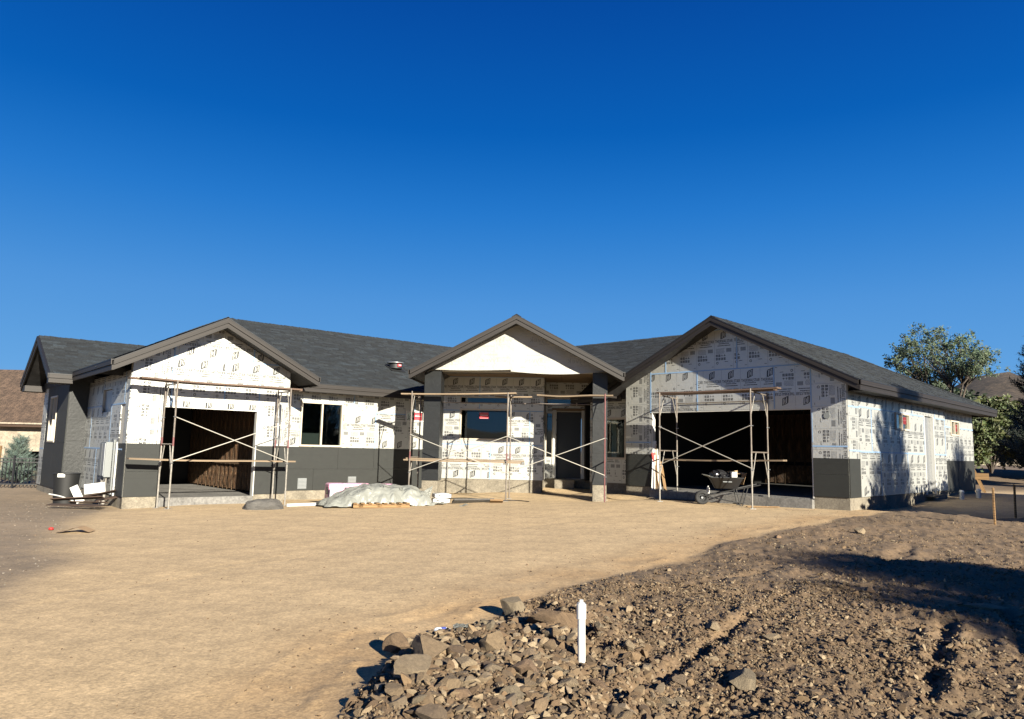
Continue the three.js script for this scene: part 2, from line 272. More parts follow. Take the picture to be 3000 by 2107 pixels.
const HEAP = [[-0.35, -5.35, 0.55, 0.14], [0.15, -4.7, 0.8, 0.16], [-0.5, -4.5, 0.5, 0.12], [0.35, -5.9, 0.5, 0.16], [0.55, -6.9, 0.4, 0.12], [-0.2, -6.2, 0.35, 0.1], [1.9, -4.6, 0.5, 0.07], [3.3, -5.2, 0.6, 0.08], [5.6, -8.4, 0.7, 0.12], [8.6, -16.3, 0.9, 0.1], [10.4, -18.2, 1.1, 0.13], [4.1, -7.2, 0.8, 0.06]];
const RUTS = [[0.6, -4.5, 2.06, -6.6, 0.06, 0.07], [2.06, -6.6, 3.0, -7.9, 0.03, 0.06], [2.6, -4.75, 3.7, -6.4, 0.06, 0.06], [3.6, -5.3, 4.5, -6.9, 0.045, 0.06], [1.2, -7.6, 3.4, -9.8, 0.03, 0.09], [4.4, -9.2, 6.6, -12.4, 0.04, 0.1], [0.25, -7.4, 0.72, -5.9, 0.09, 0.12]];
function rutDepth(x, z) {
  let s = 0; for (const [ax, az, bx, bz, d, w] of RUTS) { if (x < Math.min(ax, bx) - 0.4 || x > Math.max(ax, bx) + 0.4 || z < Math.min(az, bz) - 0.4 || z > Math.max(az, bz) + 0.4) continue; const dx = bx - ax, dz = bz - az, t = clamp(((x - ax) * dx + (z - az) * dz) / (dx * dx + dz * dz)), e = Math.hypot(x - ax - dx * t, z - az - dz * t) / w, n = clamp(0.7 + 1.6 * fbm3(x * 4, 2.2, z * 4, 2)); s += d * n * (Math.exp(-e * e) - 0.45 * Math.exp(-((e - 1.9) ** 2) * 1.3)); }
  return s;
}
function trackTone(x, z, s) {   // wheel-polished pale bands: a turning loop and sweeps along the drive's edge
  const a = Math.hypot(x + 4.9, (z + 14.0) * 0.8), b = Math.hypot(x + 6.5, (z + 9) * 0.7); let t = 0;
  for (const [r, w, k] of [[2.2, 0.14, 0.07], [3.7, 0.2, 0.05]]) t += 1.7 * k * Math.exp(-(((a - r) / w) ** 2)) * clamp(0.4 + 2 * fbm3(x * 0.6, 4.1, z * 0.6, 2));
  for (const [d, w, k] of [[-1.25, 0.16, -0.06], [-1.8, 0.2, 0.06], [-3.1, 0.22, 0.05], [-3.7, 0.18, -0.045], [-5.4, 0.3, 0.04], [-6.6, 0.25, -0.035]]) t += 1.6 * k * Math.exp(-(((s - d - 0.35 * Math.sin(z * 0.35 + d)) / w) ** 2)) * clamp(0.45 + 2 * fbm3(x * 0.5 + d, 1.3, z * 0.5, 2));
  return t + 0.03 * Math.sin(b * 2.1) * clamp(fbm3(x * 0.4, 8, z * 0.4, 2) * 2);
}
function groundH(x, z, zz) {
  const q = zz || zone(x, z), d = Math.hypot(x, z); let h = baseH(x, z);
  if (d > 60) return h * 0.3;
  const R = smooth(-0.05, 0.35, q.r), L = smooth(-0.1, 0.5, q.l);
  for (const [hx, hz, r, a] of HEAP) { const e = ((x - hx) ** 2 + (z - hz) ** 2) / (r * r); if (e < 6) h += 0.62 * a * Math.exp(-e); }
  h -= R * rutDepth(x, z); h += R * (0.05 + 0.09 * fbm3(x * 0.7, 1.1, z * 0.7, 3) + 0.055 * fbm3(x * 3.1, 5.5, z * 3.1, 3) + 0.045 * fbm3(x * 10, 8.5, z * 10, 2) + (d < 13 ? 0.03 * fbm3(x * 26, 8.5, z * 26, 2) : 0));
  h += L * (0.02 * fbm3(x * 2.5, 9.1, z * 2.5, 3));
  // wheel-worn driveway: faint curving ruts and a soft berm along its edge
  const D = (1 - R) * (1 - L), s = q.r;
  h += D * (0.016 * fbm3(x * 0.5, 2.2, z * 0.5, 2) + 0.0015 * fbm3(x * 7, 4.4, z * 7, 2));
  if (s < -1 && s > -8) for (const d of [-2.35, -4.0, -4.25, -5.9]) { const e = (s - d - 0.4 * Math.sin(z * 0.3 + d)) / 0.1; if (Math.abs(e) < 3) h -= D * 0.009 * Math.exp(-e * e) * clamp(0.3 + 2.4 * fbm3(x * 0.45 + d, 5.2, z * 0.45, 2)) * (1 + 0.5 * Math.sin((x + z) * 26)); }
  if (s < 0 && s > -1.8) { const u = -s; h += D * (0.016 * Math.exp(-((u - 0.25) ** 2) / 0.006) - 0.01 * Math.exp(-((u - 0.5) ** 2) / 0.006) + 0.008 * Math.exp(-((u - 0.8) ** 2) / 0.004)) * clamp(1.4 * (0.2 + 2.2 * fbm3(x * 2.3, 6.6, z * 2.3, 3))) + D * 0.006 * fbm3(x * 9, 2.4, z * 9, 2) * smooth(-1.6, -0.2, s); }
  return h;
}
{
  const rings = []; for (let r = 1.2; r < 45; r *= 1.0085) rings.push(r); for (let r = 46; r < 1200; r *= 1.12) rings.push(r);
  const ang = []; for (let a = -46; a <= 46; a += 0.16) ang.push(a); for (let a = 49; a < 314; a += 4) ang.push(a);
  const na = ang.length, pos = [], colr = [], uv = [], idx = [];
  const tan = [0.76, 0.552, 0.305], brown = [0.26, 0.172, 0.094], left = [0.37, 0.275, 0.175];
  for (const r of [0, ...rings]) for (const a of ang) {
    const t = THREE.MathUtils.degToRad(a), x = r * Math.sin(t), z = -r * Math.cos(t), q = zone(x, z);
    pos.push(x, groundH(x, z, q), z); uv.push(x, z);
    const R = smooth(-0.1, 0.3, q.r), L = smooth(-0.4, 0.6, q.l), sp = fbm3(x * 0.35, 7.7, z * 0.35, 4), st = fbm3(x * 0.5 + z * 0.3, 1.7, z * 1.7 - x * 0.8, 3);
    const far = smooth(50, 120, r), tr = trackTone(x, z, q.r) * (1 - R) * (1 - L);
    for (let k = 0; k < 3; k++) {
      const bw = smooth(-1.5, -0.25, q.r) * clamp(0.75 + 1.2 * fbm3(x * 1.1, 3.9, z * 1.1, 3)); let c = tan[k] * (1 + 0.1 * sp + 0.16 * st + tr) * lerp(1, [0.86, 0.77, 0.66][k], bw); c = lerp(c, left[k] * (1 + 0.5 * sp), L); c = lerp(c, brown[k] * (1 + 0.5 * sp), R); c = lerp(c, [0.16, 0.14, 0.085][k], far);
      if (z < -31) c = lerp(c, brown[k] * (1 + 0.4 * sp), smooth(31, 34, -z)); colr.push(c);
    }
  }
  for (let i = 0; i < rings.length; i++) for (let j = 0; j < na; j++) { const a = i * na + j, b = i * na + (j + 1) % na; idx.push(a, b, a + na, b, b + na, a + na); }
  const g = new THREE.BufferGeometry(); g.setAttribute('position', new THREE.Float32BufferAttribute(pos, 3)); g.setAttribute('color', new THREE.Float32BufferAttribute(colr, 3)); g.setAttribute('uv', new THREE.Float32BufferAttribute(uv, 2)); g.setIndex(idx); g.computeVertexNormals();
  if (g.attributes.normal.getY(na * 40) < 0) { const ix = g.index.array; for (let i = 0; i < ix.length; i += 3) { const s = ix[i]; ix[i] = ix[i + 1]; ix[i + 1] = s; } g.computeVertexNormals(); }
  structure('ground', g, std({ vertexColors: true, map: rep(T.dirt, 0.9), roughness: 1, bumpMap: rep(T.rough, 1.7), bumpScale: 0.004 }));
}
const gh = (x, z) => groundH(x, z);
{ // hills round the valley, behind the house and behind the viewer
  const pos = [], idx = [], n = 180, rows = 10, uv = [];
  for (let r = 0; r <= rows; r++) for (let i = 0; i < n; i++) {
    const t = (i / n) * Math.PI * 2, R = 330 + r * 45, x = R * Math.sin(t), z = -R * Math.cos(t), deg = (i / n) * 360, k = Math.exp(-(((deg > 180 ? deg - 360 : deg) - 33) ** 2) / 60) * 66 + (Math.cos(t) < 0 ? 26 : 6);
    pos.push(x, -2 + k * Math.sin((r / rows) * 1.57) * (0.75 + 0.9 * fbm3(x * 0.006, 3, z * 0.006, 4)), z); uv.push(x * 0.1, z * 0.1);
  }
  for (let r = 0; r < rows; r++) for (let i = 0; i < n; i++) { const a = r * n + i, b = r * n + (i + 1) % n; idx.push(a, b, a + n, b, b + n, a + n); }
  const g = new THREE.BufferGeometry(); g.setAttribute('position', new THREE.Float32BufferAttribute(pos, 3)); g.setAttribute('uv', new THREE.Float32BufferAttribute(uv, 2)); g.setIndex(idx); g.computeVertexNormals();
  structure('hills', g, std({ color: rgb(0.15, 0.11, 0.075), map: rep(T.soil, 0.4), roughness: 1, side: THREE.DoubleSide }));
}
// ---------------------------------------------------------------- the house: frames of its two angled wings and of the porch
const D2R = Math.PI / 180;
const frameOf = (x, z, deg) => new THREE.Matrix4().makeRotationY(deg * D2R).setPosition(x, 0, z);
const FL = frameOf(-9.96, -19.43, 40.3), FR = frameOf(8.88, -19.61, -44.25), FC = frameOf(0.167, -23.71, -5);
const W = (F, a, y, b) => V(a, y, b).applyMatrix4(F);
const local = (F, v) => v.clone().applyMatrix4(F.clone().invert());
const house = thing('house', 'unfinished single-storey house with printed foil boards, black base panels and dark shingle roofs', 'house', [0, 0, -22]);
const HI = new THREE.Matrix4().makeTranslation(0, 0, 22);
function hgroup(name, F, sub) {   // a part of the house with axes of its own
  const o = new THREE.Group(); o.name = name; const m = HI.clone().multiply(F); if (sub) m.multiply(sub);
  m.decompose(o.position, o.quaternion, o.scale); house.add(o); return o;
}
const onWall = (x, y, z, deg) => new THREE.Matrix4().makeRotationY(deg * D2R).setPosition(x, y, z);
// polygons
function clipTo(poly, convex) {
  let out = poly, area = 0; for (let i = 0; i < convex.length; i++) { const [a, b] = convex[i], [c, d] = convex[(i + 1) % convex.length]; area += a * d - b * c; }
  const cv = area > 0 ? convex : [...convex].reverse();
  for (let i = 0; i < cv.length && out.length; i++) {
    const [ax, ay] = cv[i], [bx, by] = cv[(i + 1) % cv.length], side = (p) => (bx - ax) * (p[1] - ay) - (by - ay) * (p[0] - ax), res = [];
    for (let k = 0; k < out.length; k++) {
      const p = out[k], q = out[(k + 1) % out.length], sp = side(p), sq = side(q);
      if (sp >= 0) res.push(p);
      if (sp * sq < 0) { const t = sp / (sp - sq); res.push([lerp(p[0], q[0], t), lerp(p[1], q[1], t)]); }
    }
    out = res;
  }
  return out;
}
function minus(rects, h) {   // rectangles [x0,y0,x1,y1] less a hole
  const out = [];
  for (const [x0, y0, x1, y1] of rects) {
    if (h[0] >= x1 || h[2] <= x0 || h[1] >= y1 || h[3] <= y0) { out.push([x0, y0, x1, y1]); continue; }
    const a = Math.max(x0, h[0]), b = Math.min(x1, h[2]);
    if (h[0] > x0) out.push([x0, y0, h[0], y1]); if (h[2] < x1) out.push([h[2], y0, x1, y1]);
    if (h[1] > y0) out.push([a, y0, b, h[1]]); if (h[3] < y1) out.push([a, h[3], b, y1]);
  }
  return out;
}
// a closed prism: convex flat outline (3D points) pushed along vec; uv in metres
function prism(pts, vec, uvScale = 1, uvOff = 0) {
  const pos = [], nor = [], uv = [];
  const e1 = pts[1].clone().sub(pts[0]).normalize(), n = V(0, 0, 0); for (let i = 1; i < pts.length - 1; i++) n.add(pts[i].clone().sub(pts[0]).cross(pts[i + 1].clone().sub(pts[0])));
  n.normalize(); const flip = n.dot(vec) < 0, e2 = n.clone().cross(e1), P = flip ? [...pts].reverse() : pts, nn = flip ? n.clone().negate() : n;
  const face = (list, N, f) => { for (let i = 1; i < list.length - 1; i++) for (const p of [list[0], list[i], list[i + 1]]) { pos.push(p.x, p.y, p.z); nor.push(N.x, N.y, N.z); uv.push(...f(p)); } };
  const fuv = (p) => [p.clone().sub(pts[0]).dot(e1) * uvScale + uvOff, p.clone().sub(pts[0]).dot(e2) * uvScale + uvOff * 0.7];
  face(P.map((p) => p.clone().add(vec)), nn, fuv); face([...P].reverse(), nn.clone().negate(), fuv);
  for (let i = 0; i < P.length; i++) {
    const a = P[i], b = P[(i + 1) % P.length], d = b.clone().sub(a), N = d.clone().cross(vec).normalize(), dn = d.clone().normalize();
    face([a, b, b.clone().add(vec), a.clone().add(vec)], N, (p) => [p.clone().sub(a).dot(dn) + uvOff, p.clone().sub(a).dot(vec.clone().normalize()) + uvOff]);
  }
  const g = new THREE.BufferGeometry(); g.setAttribute('position', new THREE.Float32BufferAttribute(pos, 3)); g.setAttribute('normal', new THREE.Float32BufferAttribute(nor, 3)); g.setAttribute('uv', new THREE.Float32BufferAttribute(uv, 2));
  return g;
}
function plate(polys, z0, z1, fuv) {   // flat 2D polygons in a wall's plane made into boards
  const gs = polys.filter((p) => p.length > 2).map((p) => { const g = prism(p.map(([x, y]) => V(x, y, z0)), V(0, 0, z1 - z0)); if (fuv) { const P = g.attributes.position, u = g.attributes.uv; for (let i = 0; i < P.count; i++) u.setXY(i, ...fuv(P.getX(i), P.getY(i))); } return g; });
  return gs.length ? merge(gs) : null;
}
const rectPoly = ([x0, y0, x1, y1]) => [[x0, y0], [x1, y0], [x1, y1], [x0, y1]];
const area = (p) => { let s = 0; for (let i = 0; i < p.length; i++) { const [a, b] = p[i], [c, d] = p[(i + 1) % p.length]; s += a * d - b * c; } return Math.abs(s / 2); };
function cut(rect, holes, outline) {
  let r = [rect]; for (const h of holes) r = minus(r, h);
  return r.map((q) => clipTo(rectPoly(q), outline)).filter((p) => p.length > 2 && area(p) > 0.004);
}
// sheathing behind, then boards and tapes
function makeWall(name, F, sub, outline, holes, boards, tapes = []) {
  const g = hgroup(name, F, sub), xs = outline.map((p) => p[0]), ys = outline.map((p) => p[1]);
  part(g, 'sheathing', plate(cut([Math.min(...xs), Math.min(...ys), Math.max(...xs), Math.max(...ys)], holes, outline), -0.14, -0.002, (x, y) => [x, y]), M.core);
  for (const [kind, x0, y0, x1, y1] of boards) {
    const e = 0.003, polys = cut([x0 + e, y0 + e, x1 - e, y1 - e], holes, outline); if (!polys.length) continue;
    const o = rnd() * 3, ph = rnd(), pv = rnd() < 0.5 ? 0 : rr(-0.3, 0.3), z = 0.024 + rr(-0.002, 0.003), fl = rnd() > 0.72;
    const geo = kind === 'h' ? plate(polys, 0, z, (x, y) => { const u = (x - x0) / 2.44 + ph, v = (y - y0) / 1.22 + pv; return fl ? [1 - u, 1 - v] : [u, v]; })
      : kind === 'v' ? plate(polys, 0, z, (x, y) => [(x - x0) / 1.22, (y - y0) / 2.44 + ph]) : plate(polys, 0, z, (x, y) => [x + o, y + o * 1.7]);
    part(g, kind === 'd' ? 'base_panel' : kind === 'k' ? 'base_panel' : kind === 'f' ? 'foil_panel' : 'insulation_panel', geo, { h: M.board, v: M.boardV, d: M.dark, k: M.darkfoil, f: M.foil }[kind]);
  }
  for (const [x0, y0, x1, y1] of tapes) {   // taped seams
    const vert = x1 - x0 < 0.01, w = 0.02, r = vert ? [x0 - w, y0, x0 + w, y1] : [x0, y0 - w, x1, y0 + w], polys = cut(r, holes, outline);
    for (const q of polys) part(g, 'seam_tape', plate([q], 0.0285, 0.031 + rnd() * 0.001), M.tape);
  }
  return g;
}
// rows of horizontal boards from y0 up, with staggered joints; returns [boards, tapes]
function rows(x0, x1, y0, y1, firsts, kind = 'h', bw = 2.44, bh = 1.22) {
  const b = [], t = [];
  for (let r = 0, y = y0; y < y1 - 0.02; r++, y += bh) {
    const top = Math.min(y1, y + bh); if (r) t.push([x0, y, x1, y]);
    let x = x0 - firsts[r % firsts.length] * bw;
    for (; x < x1; x += bw) { b.push([kind, Math.max(x0, x), y, Math.min(x1, x + bw), top]); if (x > x0) t.push([x, y, x, top]); }
    for (let i = b.length - 1; i >= 0 && b[i][2] === y; i--) { /* keep the printed board's own origin */ }
  }
  return [b, t];
}
function makeWindow(F, sub, x0, y0, x1, y1, o = {}) {
  const g = hgroup('window', F, sub), w = o.w ?? 0.055, zf = o.z ?? 0.045, gs = [];
  const fr = (a, b, c, d) => box(c - a, d - b, 0.09, (a + c) / 2, (b + d) / 2, zf - 0.045);
  part(g, 'frame', [fr(x0, y0, x0 + w, y1), fr(x1 - w, y0, x1, y1), fr(x0 + w, y0, x1 - w, y0 + w), fr(x0 + w, y1 - w, x1 - w, y1)], o.mat ?? M.frame);
  for (const m of o.mullions ?? []) part(g, 'mullion', box(0.05, y1 - y0 - 2 * w, 0.07, x0 + (x1 - x0) * m, (y0 + y1) / 2, zf - 0.045), o.mat ?? M.frame);
  const ms = [0, ...(o.mullions ?? []), 1];
  for (let i = 0; i < ms.length - 1; i++) { const a = x0 + (x1 - x0) * ms[i] + (i ? 0.025 : w), b = x0 + (x1 - x0) * ms[i + 1] - (i < ms.length - 2 ? 0.025 : w); part(g, 'pane', box(b - a, y1 - y0 - 2 * w, 0.006, (a + b) / 2, (y0 + y1) / 2, zf - 0.06 - i * 0.012), M.glass); }
  if (o.sill) part(g, 'sill', box(x1 - x0 + 0.14, 0.05, 0.09, (x0 + x1) / 2, y1 + 0.027, 0.05), M.white);
  if (o.sticker) { const [sx, sy, sw, sh] = o.sticker, q = new THREE.PlaneGeometry(sw, sh); part(g, 'sticker', q.translate(sx, sy, zf - 0.054), o.stickerMat ?? M.sticker); }
  const r = o.room ?? 2.6; // the dark room behind
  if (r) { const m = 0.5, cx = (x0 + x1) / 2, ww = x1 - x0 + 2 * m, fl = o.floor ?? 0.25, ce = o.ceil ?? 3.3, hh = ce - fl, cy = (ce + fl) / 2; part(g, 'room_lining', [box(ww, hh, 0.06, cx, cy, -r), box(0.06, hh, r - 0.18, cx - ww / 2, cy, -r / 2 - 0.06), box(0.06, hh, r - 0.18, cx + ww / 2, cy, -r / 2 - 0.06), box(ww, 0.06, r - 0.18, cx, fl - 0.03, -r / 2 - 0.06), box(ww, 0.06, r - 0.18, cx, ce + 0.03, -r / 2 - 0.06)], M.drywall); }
  return g;
}
function stem(F, sub, segs, z0 = -0.2, z1 = 0, bottom = -0.7) {   // concrete stem wall
  const g = hgroup('foundation', F, sub); for (const [a, b, top] of segs) part(g, 'stem_wall', box(b - a, top - bottom, z1 - z0, (a + b) / 2, (top + bottom) / 2, (z0 + z1) / 2), M.concrete); return g;
}

// ---- roofs ----
const shingles = [], eye = camera.position;
function roofPlane(roofGroup, F, pts, o = {}) {   // pts: [a, b, y] round a flat convex slope, the first edge along the eave
  const P = pts.map(([a, b, y]) => V(a, y, b)), n = V(0, 0, 0); for (let i = 1; i < P.length - 1; i++) n.add(P[i].clone().sub(P[0]).cross(P[i + 1].clone().sub(P[0]))); n.normalize(); if (n.y < 0) n.negate();
  const e = V(0, 1, 0).cross(n).normalize(), s = n.clone().cross(e); if (s.y < 0) s.negate();
  const q = P.map((p) => [p.clone().sub(P[0]).dot(e), p.clone().sub(P[0]).dot(s)]);
  part(roofGroup, 'deck', prism(P.map((p) => p.clone().addScaledVector(n, -0.004)), V(0, -(o.th ?? 0.2), 0)), M.soffit);
  const u0 = Math.min(...q.map((p) => p[0])), u1 = Math.max(...q.map((p) => p[0])), v0 = Math.min(...q.map((p) => p[1])), v1 = Math.max(...q.map((p) => p[1])), ex = 0.146;
  const at = (u, v, h) => P[0].clone().addScaledVector(e, u).addScaledVector(s, v).addScaledVector(n, h);
  if (o.plain) { part(roofGroup, 'shingles', tint(prism(P, n.clone().multiplyScalar(0.012)), [1, 1, 1]), M.shingle, 'stuff'); return; }
  for (let v = v0; v < v1; v += ex) for (let u = u0 - rnd() * 0.3; u < u1;) {
    const w = rr(0.16, 0.44), pl = clipTo([[u + 0.002, v], [u + w - 0.002, v], [u + w - 0.002, v + ex + 0.05], [u + 0.002, v + ex + 0.05]], q);
    u += w; if (pl.length < 3 || area(pl) < 0.002) continue;
    const lift = 0.011 + (rnd() > 0.55 ? 0.007 : 0) + rnd() * 0.003, hh = (p) => lerp(lift, 0.002, clamp((p[1] - v) / (ex + 0.05))), pos = [], nor = [], uv = [], ou = rnd() * 5;
    const tri = (a, b, c, N) => { for (const p of [a, b, c]) { pos.push(p.x, p.y, p.z); nor.push(N.x, N.y, N.z); uv.push(p.dot(e) + ou, p.dot(s) + ou); } };
    const top = pl.map((p) => at(p[0], p[1], hh(p))); for (let i = 1; i < top.length - 1; i++) tri(top[0], top[i], top[i + 1], n);
    for (let i = 0; i < pl.length; i++) { const a = pl[i], b = pl[(i + 1) % pl.length]; if (Math.abs(a[1] - v) < 1e-6 && Math.abs(b[1] - v) < 1e-6) { const N = s.clone().negate(), A = top[i], B = top[(i + 1) % pl.length], A2 = at(a[0], a[1], -0.004), B2 = at(b[0], b[1], -0.004); tri(A, A2, B2, N); tri(A, B2, B, N); } }
    const g = new THREE.BufferGeometry(); g.setAttribute('position', new THREE.Float32BufferAttribute(pos, 3)); g.setAttribute('normal', new THREE.Float32BufferAttribute(nor, 3)); g.setAttribute('uv', new THREE.Float32BufferAttribute(uv, 2));
    const k = 0.45 + 1.15 * rnd() * rnd() + 0.35 * rnd(), bl = rr(-0.05, 0.08); tint(g, [k * (1 - bl), k, k * (1 + bl)]);
    const c = W(F, ...top[0].toArray()), toEye = eye.clone().sub(c), seen = n.clone().transformDirection(F).dot(toEye.clone().normalize());
    shingles.push({ g, roof: roofGroup, size: seen > 0.02 && !o.hidden ? (seen * area(pl)) / toEye.lengthSq() : -1 });
  }
}
const roofGroup = (F) => hgroup('roof', F);
// two boards of a fascia from p to q with plumb cuts, facing out; y given at the top of the roof
function fascia(g, p, q, out, e0 = 0, e1 = 0) {
  const d = q.clone().sub(p).normalize(), a = p.clone().addScaledVector(d, -e0), b = q.clone().addScaledVector(d, e1), dn = (v, y) => v.clone().add(V(0, y, 0)), o = out.clone().normalize();
  part(g, 'fascia_board', prism([dn(a, -0.27), dn(b, -0.27), dn(b, -0.147), dn(a, -0.147)], o.clone().multiplyScalar(0.038), 1, rnd() * 9), M.fascia);
  part(g, 'fascia_trim', prism([dn(a, -0.135), dn(b, -0.135), dn(b, -0.02), dn(a, -0.02)].map((v) => v.addScaledVector(o, 0.0385)), o.clone().multiplyScalar(0.025), 1, rnd() * 9), M.fascia);
  part(g, 'drip_edge', prism([dn(a, -0.019), dn(b, -0.019), dn(b, 0.006), dn(a, 0.006)], o.clone().multiplyScalar(0.07)), M.iron);
}
function ridgeCap(g, p, q, ax) {   // overlapping cap shingles along a ridge or hip
  const d = q.clone().sub(p), L = d.length(), list = []; d.normalize();
  const side = V(0, 1, 0).cross(d).normalize(), up = d.clone().cross(side);
  for (let s = 0; s < L; s += 0.15) { const a = p.clone().addScaledVector(d, s), k = 0.7 + 0.5 * rnd(), h = 0.03 + 0.012 * rnd(); for (const sg of [-1, 1]) list.push(tint(prism([a.clone().addScaledVector(up, h), a.clone().addScaledVector(d, 0.22).addScaledVector(up, h - 0.012), a.clone().addScaledVector(d, 0.22).addScaledVector(side, sg * 0.15).add(V(0, -0.15 * (ax ?? 0.5) + 0.012, 0)), a.clone().addScaledVector(side, sg * 0.15).add(V(0, -0.15 * (ax ?? 0.5) + 0.02, 0))], V(0, -0.012, 0)), [k, k, k])); }
  part(g, 'ridge_cap', list, M.shingle);
}

// ================= left wing
{
  const F = FL, LY = (a) => 5.09 - 0.511 * Math.abs(a - 2.165), apex = LY(2.165);
  const out = [[0, 0.2], [4.33, 0.2], [4.33, LY(4.33) - 0.2], [2.165, apex - 0.2], [0, LY(0) - 0.2]], hole = [0.82, -1, 3.42, 2.6];
  const [gb, gt] = rows(1.0, 4.33, 2.75, 5.4, [0.42, 0.1]);
  makeWall('garage_front_wall', F, null, out, [hole], [['d', 0, 0.2, 0.82, 0.86], ['d', 0, 0.86, 0.82, 1.58], ['d', 3.42, 0.2, 4.33, 0.86], ['d', 3.42, 0.86, 4.33, 1.58], ['v', 0, 1.58, 1.0, 1.98], ['v', 0, 1.98, 1.0, 4.42], ['h', 1.0, 2.0, 3.44, 2.75], ['v', 3.42, 1.58, 4.33, 2.75], ...gb], [[0, 1.98, 0.82, 1.98], [1.0, 2.6, 1.0, 4.3], [1.0, 2.75, 1.2, 2.75], [3.42, 2.6, 3.42, 3.9], ...gt]);
  stem(F, null, [[0, 0.82, 0.195], [3.42, 4.33, 0.195]]);
  // garage inside: slab, lining, studs and kraft-faced batts
  const gi = hgroup('garage_interior', F);
  part(gi, 'floor_slab', box(4.1, 0.7, 7.6, 2.15, -0.19, -3.812), M.slab);
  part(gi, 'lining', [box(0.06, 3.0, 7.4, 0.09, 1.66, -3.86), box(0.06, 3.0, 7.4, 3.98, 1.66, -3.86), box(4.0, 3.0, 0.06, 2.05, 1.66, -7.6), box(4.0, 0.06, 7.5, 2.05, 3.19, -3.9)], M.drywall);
  for (const b of [box(0.03, 2.44, 0.17, 0.835, 1.38, -0.07), box(0.03, 2.44, 0.17, 3.405, 1.38, -0.07), box(2.54, 0.03, 0.17, 2.12, 2.585, -0.07)]) part(gi, 'jamb', b, M.white);
  for (let i = 0, b = -0.5; b > -7.4; b -= 0.41, i++) {
    part(gi, 'stud', box(0.09, 2.9, 0.038, 3.905, 1.62, b), M.stud);
    for (const [y0, y1] of [[0.22, 0.98], [1.1, 2.9]]) { const g = new THREE.BoxGeometry(0.07, y1 - y0, 0.36, 1, 8, 5), p = g.attributes.position; for (let k = 0; k < p.count; k++) if (p.getX(k) < 0) p.setX(k, p.getX(k) - 0.05 * (1 - (p.getZ(k) / 0.18) ** 2) * (0.5 + 0.9 * Math.abs(fbm3(p.getY(k) * 4, i * 3.1, p.getZ(k) * 5)) * 2)); g.computeVertexNormals(); g.translate(3.915, (y0 + y1) / 2, b - 0.205); part(gi, 'insulation_batt', g, M.kraft); }
  }
  part(gi, 'ledger', box(0.04, 0.09, 7.0, 3.82, 1.04, -4.0), M.stud);
  // side wall towards the far left, then the bump with the tall window
  const lw = [[-5, 0.2], [0, 0.2], [0, 3.5], [-5, 3.5]];
  const [sb, st] = rows(-5, -0.32, 0.2, 3.5, [0.3, 0.7, 0.15]);
  makeWall('garage_side_wall', F, onWall(0, 0, 0, -90), lw, [[-3.05, 2.45, -1.95, 3.1]], [['d', -0.78, 0.2, 0.024, 1.58], ['v', -0.32, 1.58, 0.024, 3.5], ...sb.map((b) => (b[3] > -0.78 && b[2] < 1.5 ? [b[0], b[1], b[2], -0.78, b[4]] : b))], st.filter((t) => t[1] < 2.9));
  const cw = hgroup('window', F, onWall(0, 0, 0, -90)); part(cw, 'cover_sheet', box(1.08, 0.63, 0.02, -2.5, 2.775, -0.05), M.foil); part(cw, 'wrap_flap', box(0.1, 0.16, 0.012, -2.98, 2.5, 0.035), M.white);
  makeWall('bay_return_wall', F, onWall(0, 0, -5, 0), [[-0.55, 0.12], [0, 0.12], [0, 3.5], [-0.55, 3.5]], [], [['k', -0.575, 0.12, 0, 1.62], ['k', -0.575, 1.62, 0, 3.5]]);
  makeWall('bay_wall', F, onWall(-0.55, 0, 0, -90), [[-9.4, 0.12], [-5, 0.12], [-5, 3.45], [-7.2, 4.7], [-9.4, 3.45]], [[-7.95, 1.56, -6.75, 3.08]], [['d', -8.6, 0.12, -6.9, 1.56], ['d', -6.9, 0.12, -4.976, 1.56], ['d', -8.6, 1.56, -7.35, 5], ['d', -7.35, 1.56, -4.976, 5], ['h', -9.42, 0.12, -8.6, 1.34], ['h', -9.42, 1.34, -8.6, 2.56], ['h', -9.42, 2.56, -8.6, 3.8]], [[-9.4, 1.34, -8.6, 1.34]]);
  makeWindow(F, onWall(-0.55, 0, 0, -90), -7.95, 1.56, -6.75, 3.08, { mullions: [0.5], z: 0.05 });
  makeWall('bay_rear_wall', F, onWall(-0.55, 0, -9.4, 180), [[-0.6, 0.2], [0, 0.2], [0, 3.4], [-0.6, 3.4]], [], []);
  stem(F, onWall(0, 0, 0, -90), [[-5, -0.01, 0.19]]); stem(F, onWall(-0.55, 0, 0, -90), [[-9.4, -5, 0.115]]); stem(F, onWall(0, 0, -5, 0), [[-0.55, 0.1, 0.115]]);
  // front wall with the sliding window
  const [wb, wt] = rows(4.33, 11.8, 1.58, 3.6, [0.45, 0.8]);
  makeWall('main_front_wall', F, onWall(0, 0, -1.4, 0), [[4.33, 0.2], [11.8, 0.2], [11.8, 3.62], [4.33, 3.62]], [[5.37, 1.6, 6.83, 3.04], [9.3, 2.55, 10.1, 2.95]], [['d', 4.33, 0.2, 5.9, 0.88], ['d', 5.9, 0.2, 8.3, 0.88], ['d', 8.3, 0.2, 11.8, 0.88], ['d', 4.33, 0.88, 6.75, 1.58], ['d', 6.75, 0.88, 8.1, 1.58], ['d', 8.1, 0.88, 11.8, 1.58], ...wb], [[6.85, 2.8, 11.8, 2.8], ...wt.slice(1)]);
  makeWindow(F, onWall(0, 0, -1.4, 0), 5.35, 1.6, 6.85, 3.05, { mullions: [0.5], sill: true, z: 0.07 });
  makeWindow(F, onWall(0, 0, -1.4, 0), 9.3, 2.55, 10.1, 2.95, { sticker: [9.85, 2.75, 0.3, 0.3], z: 0.06, mat: M.white });
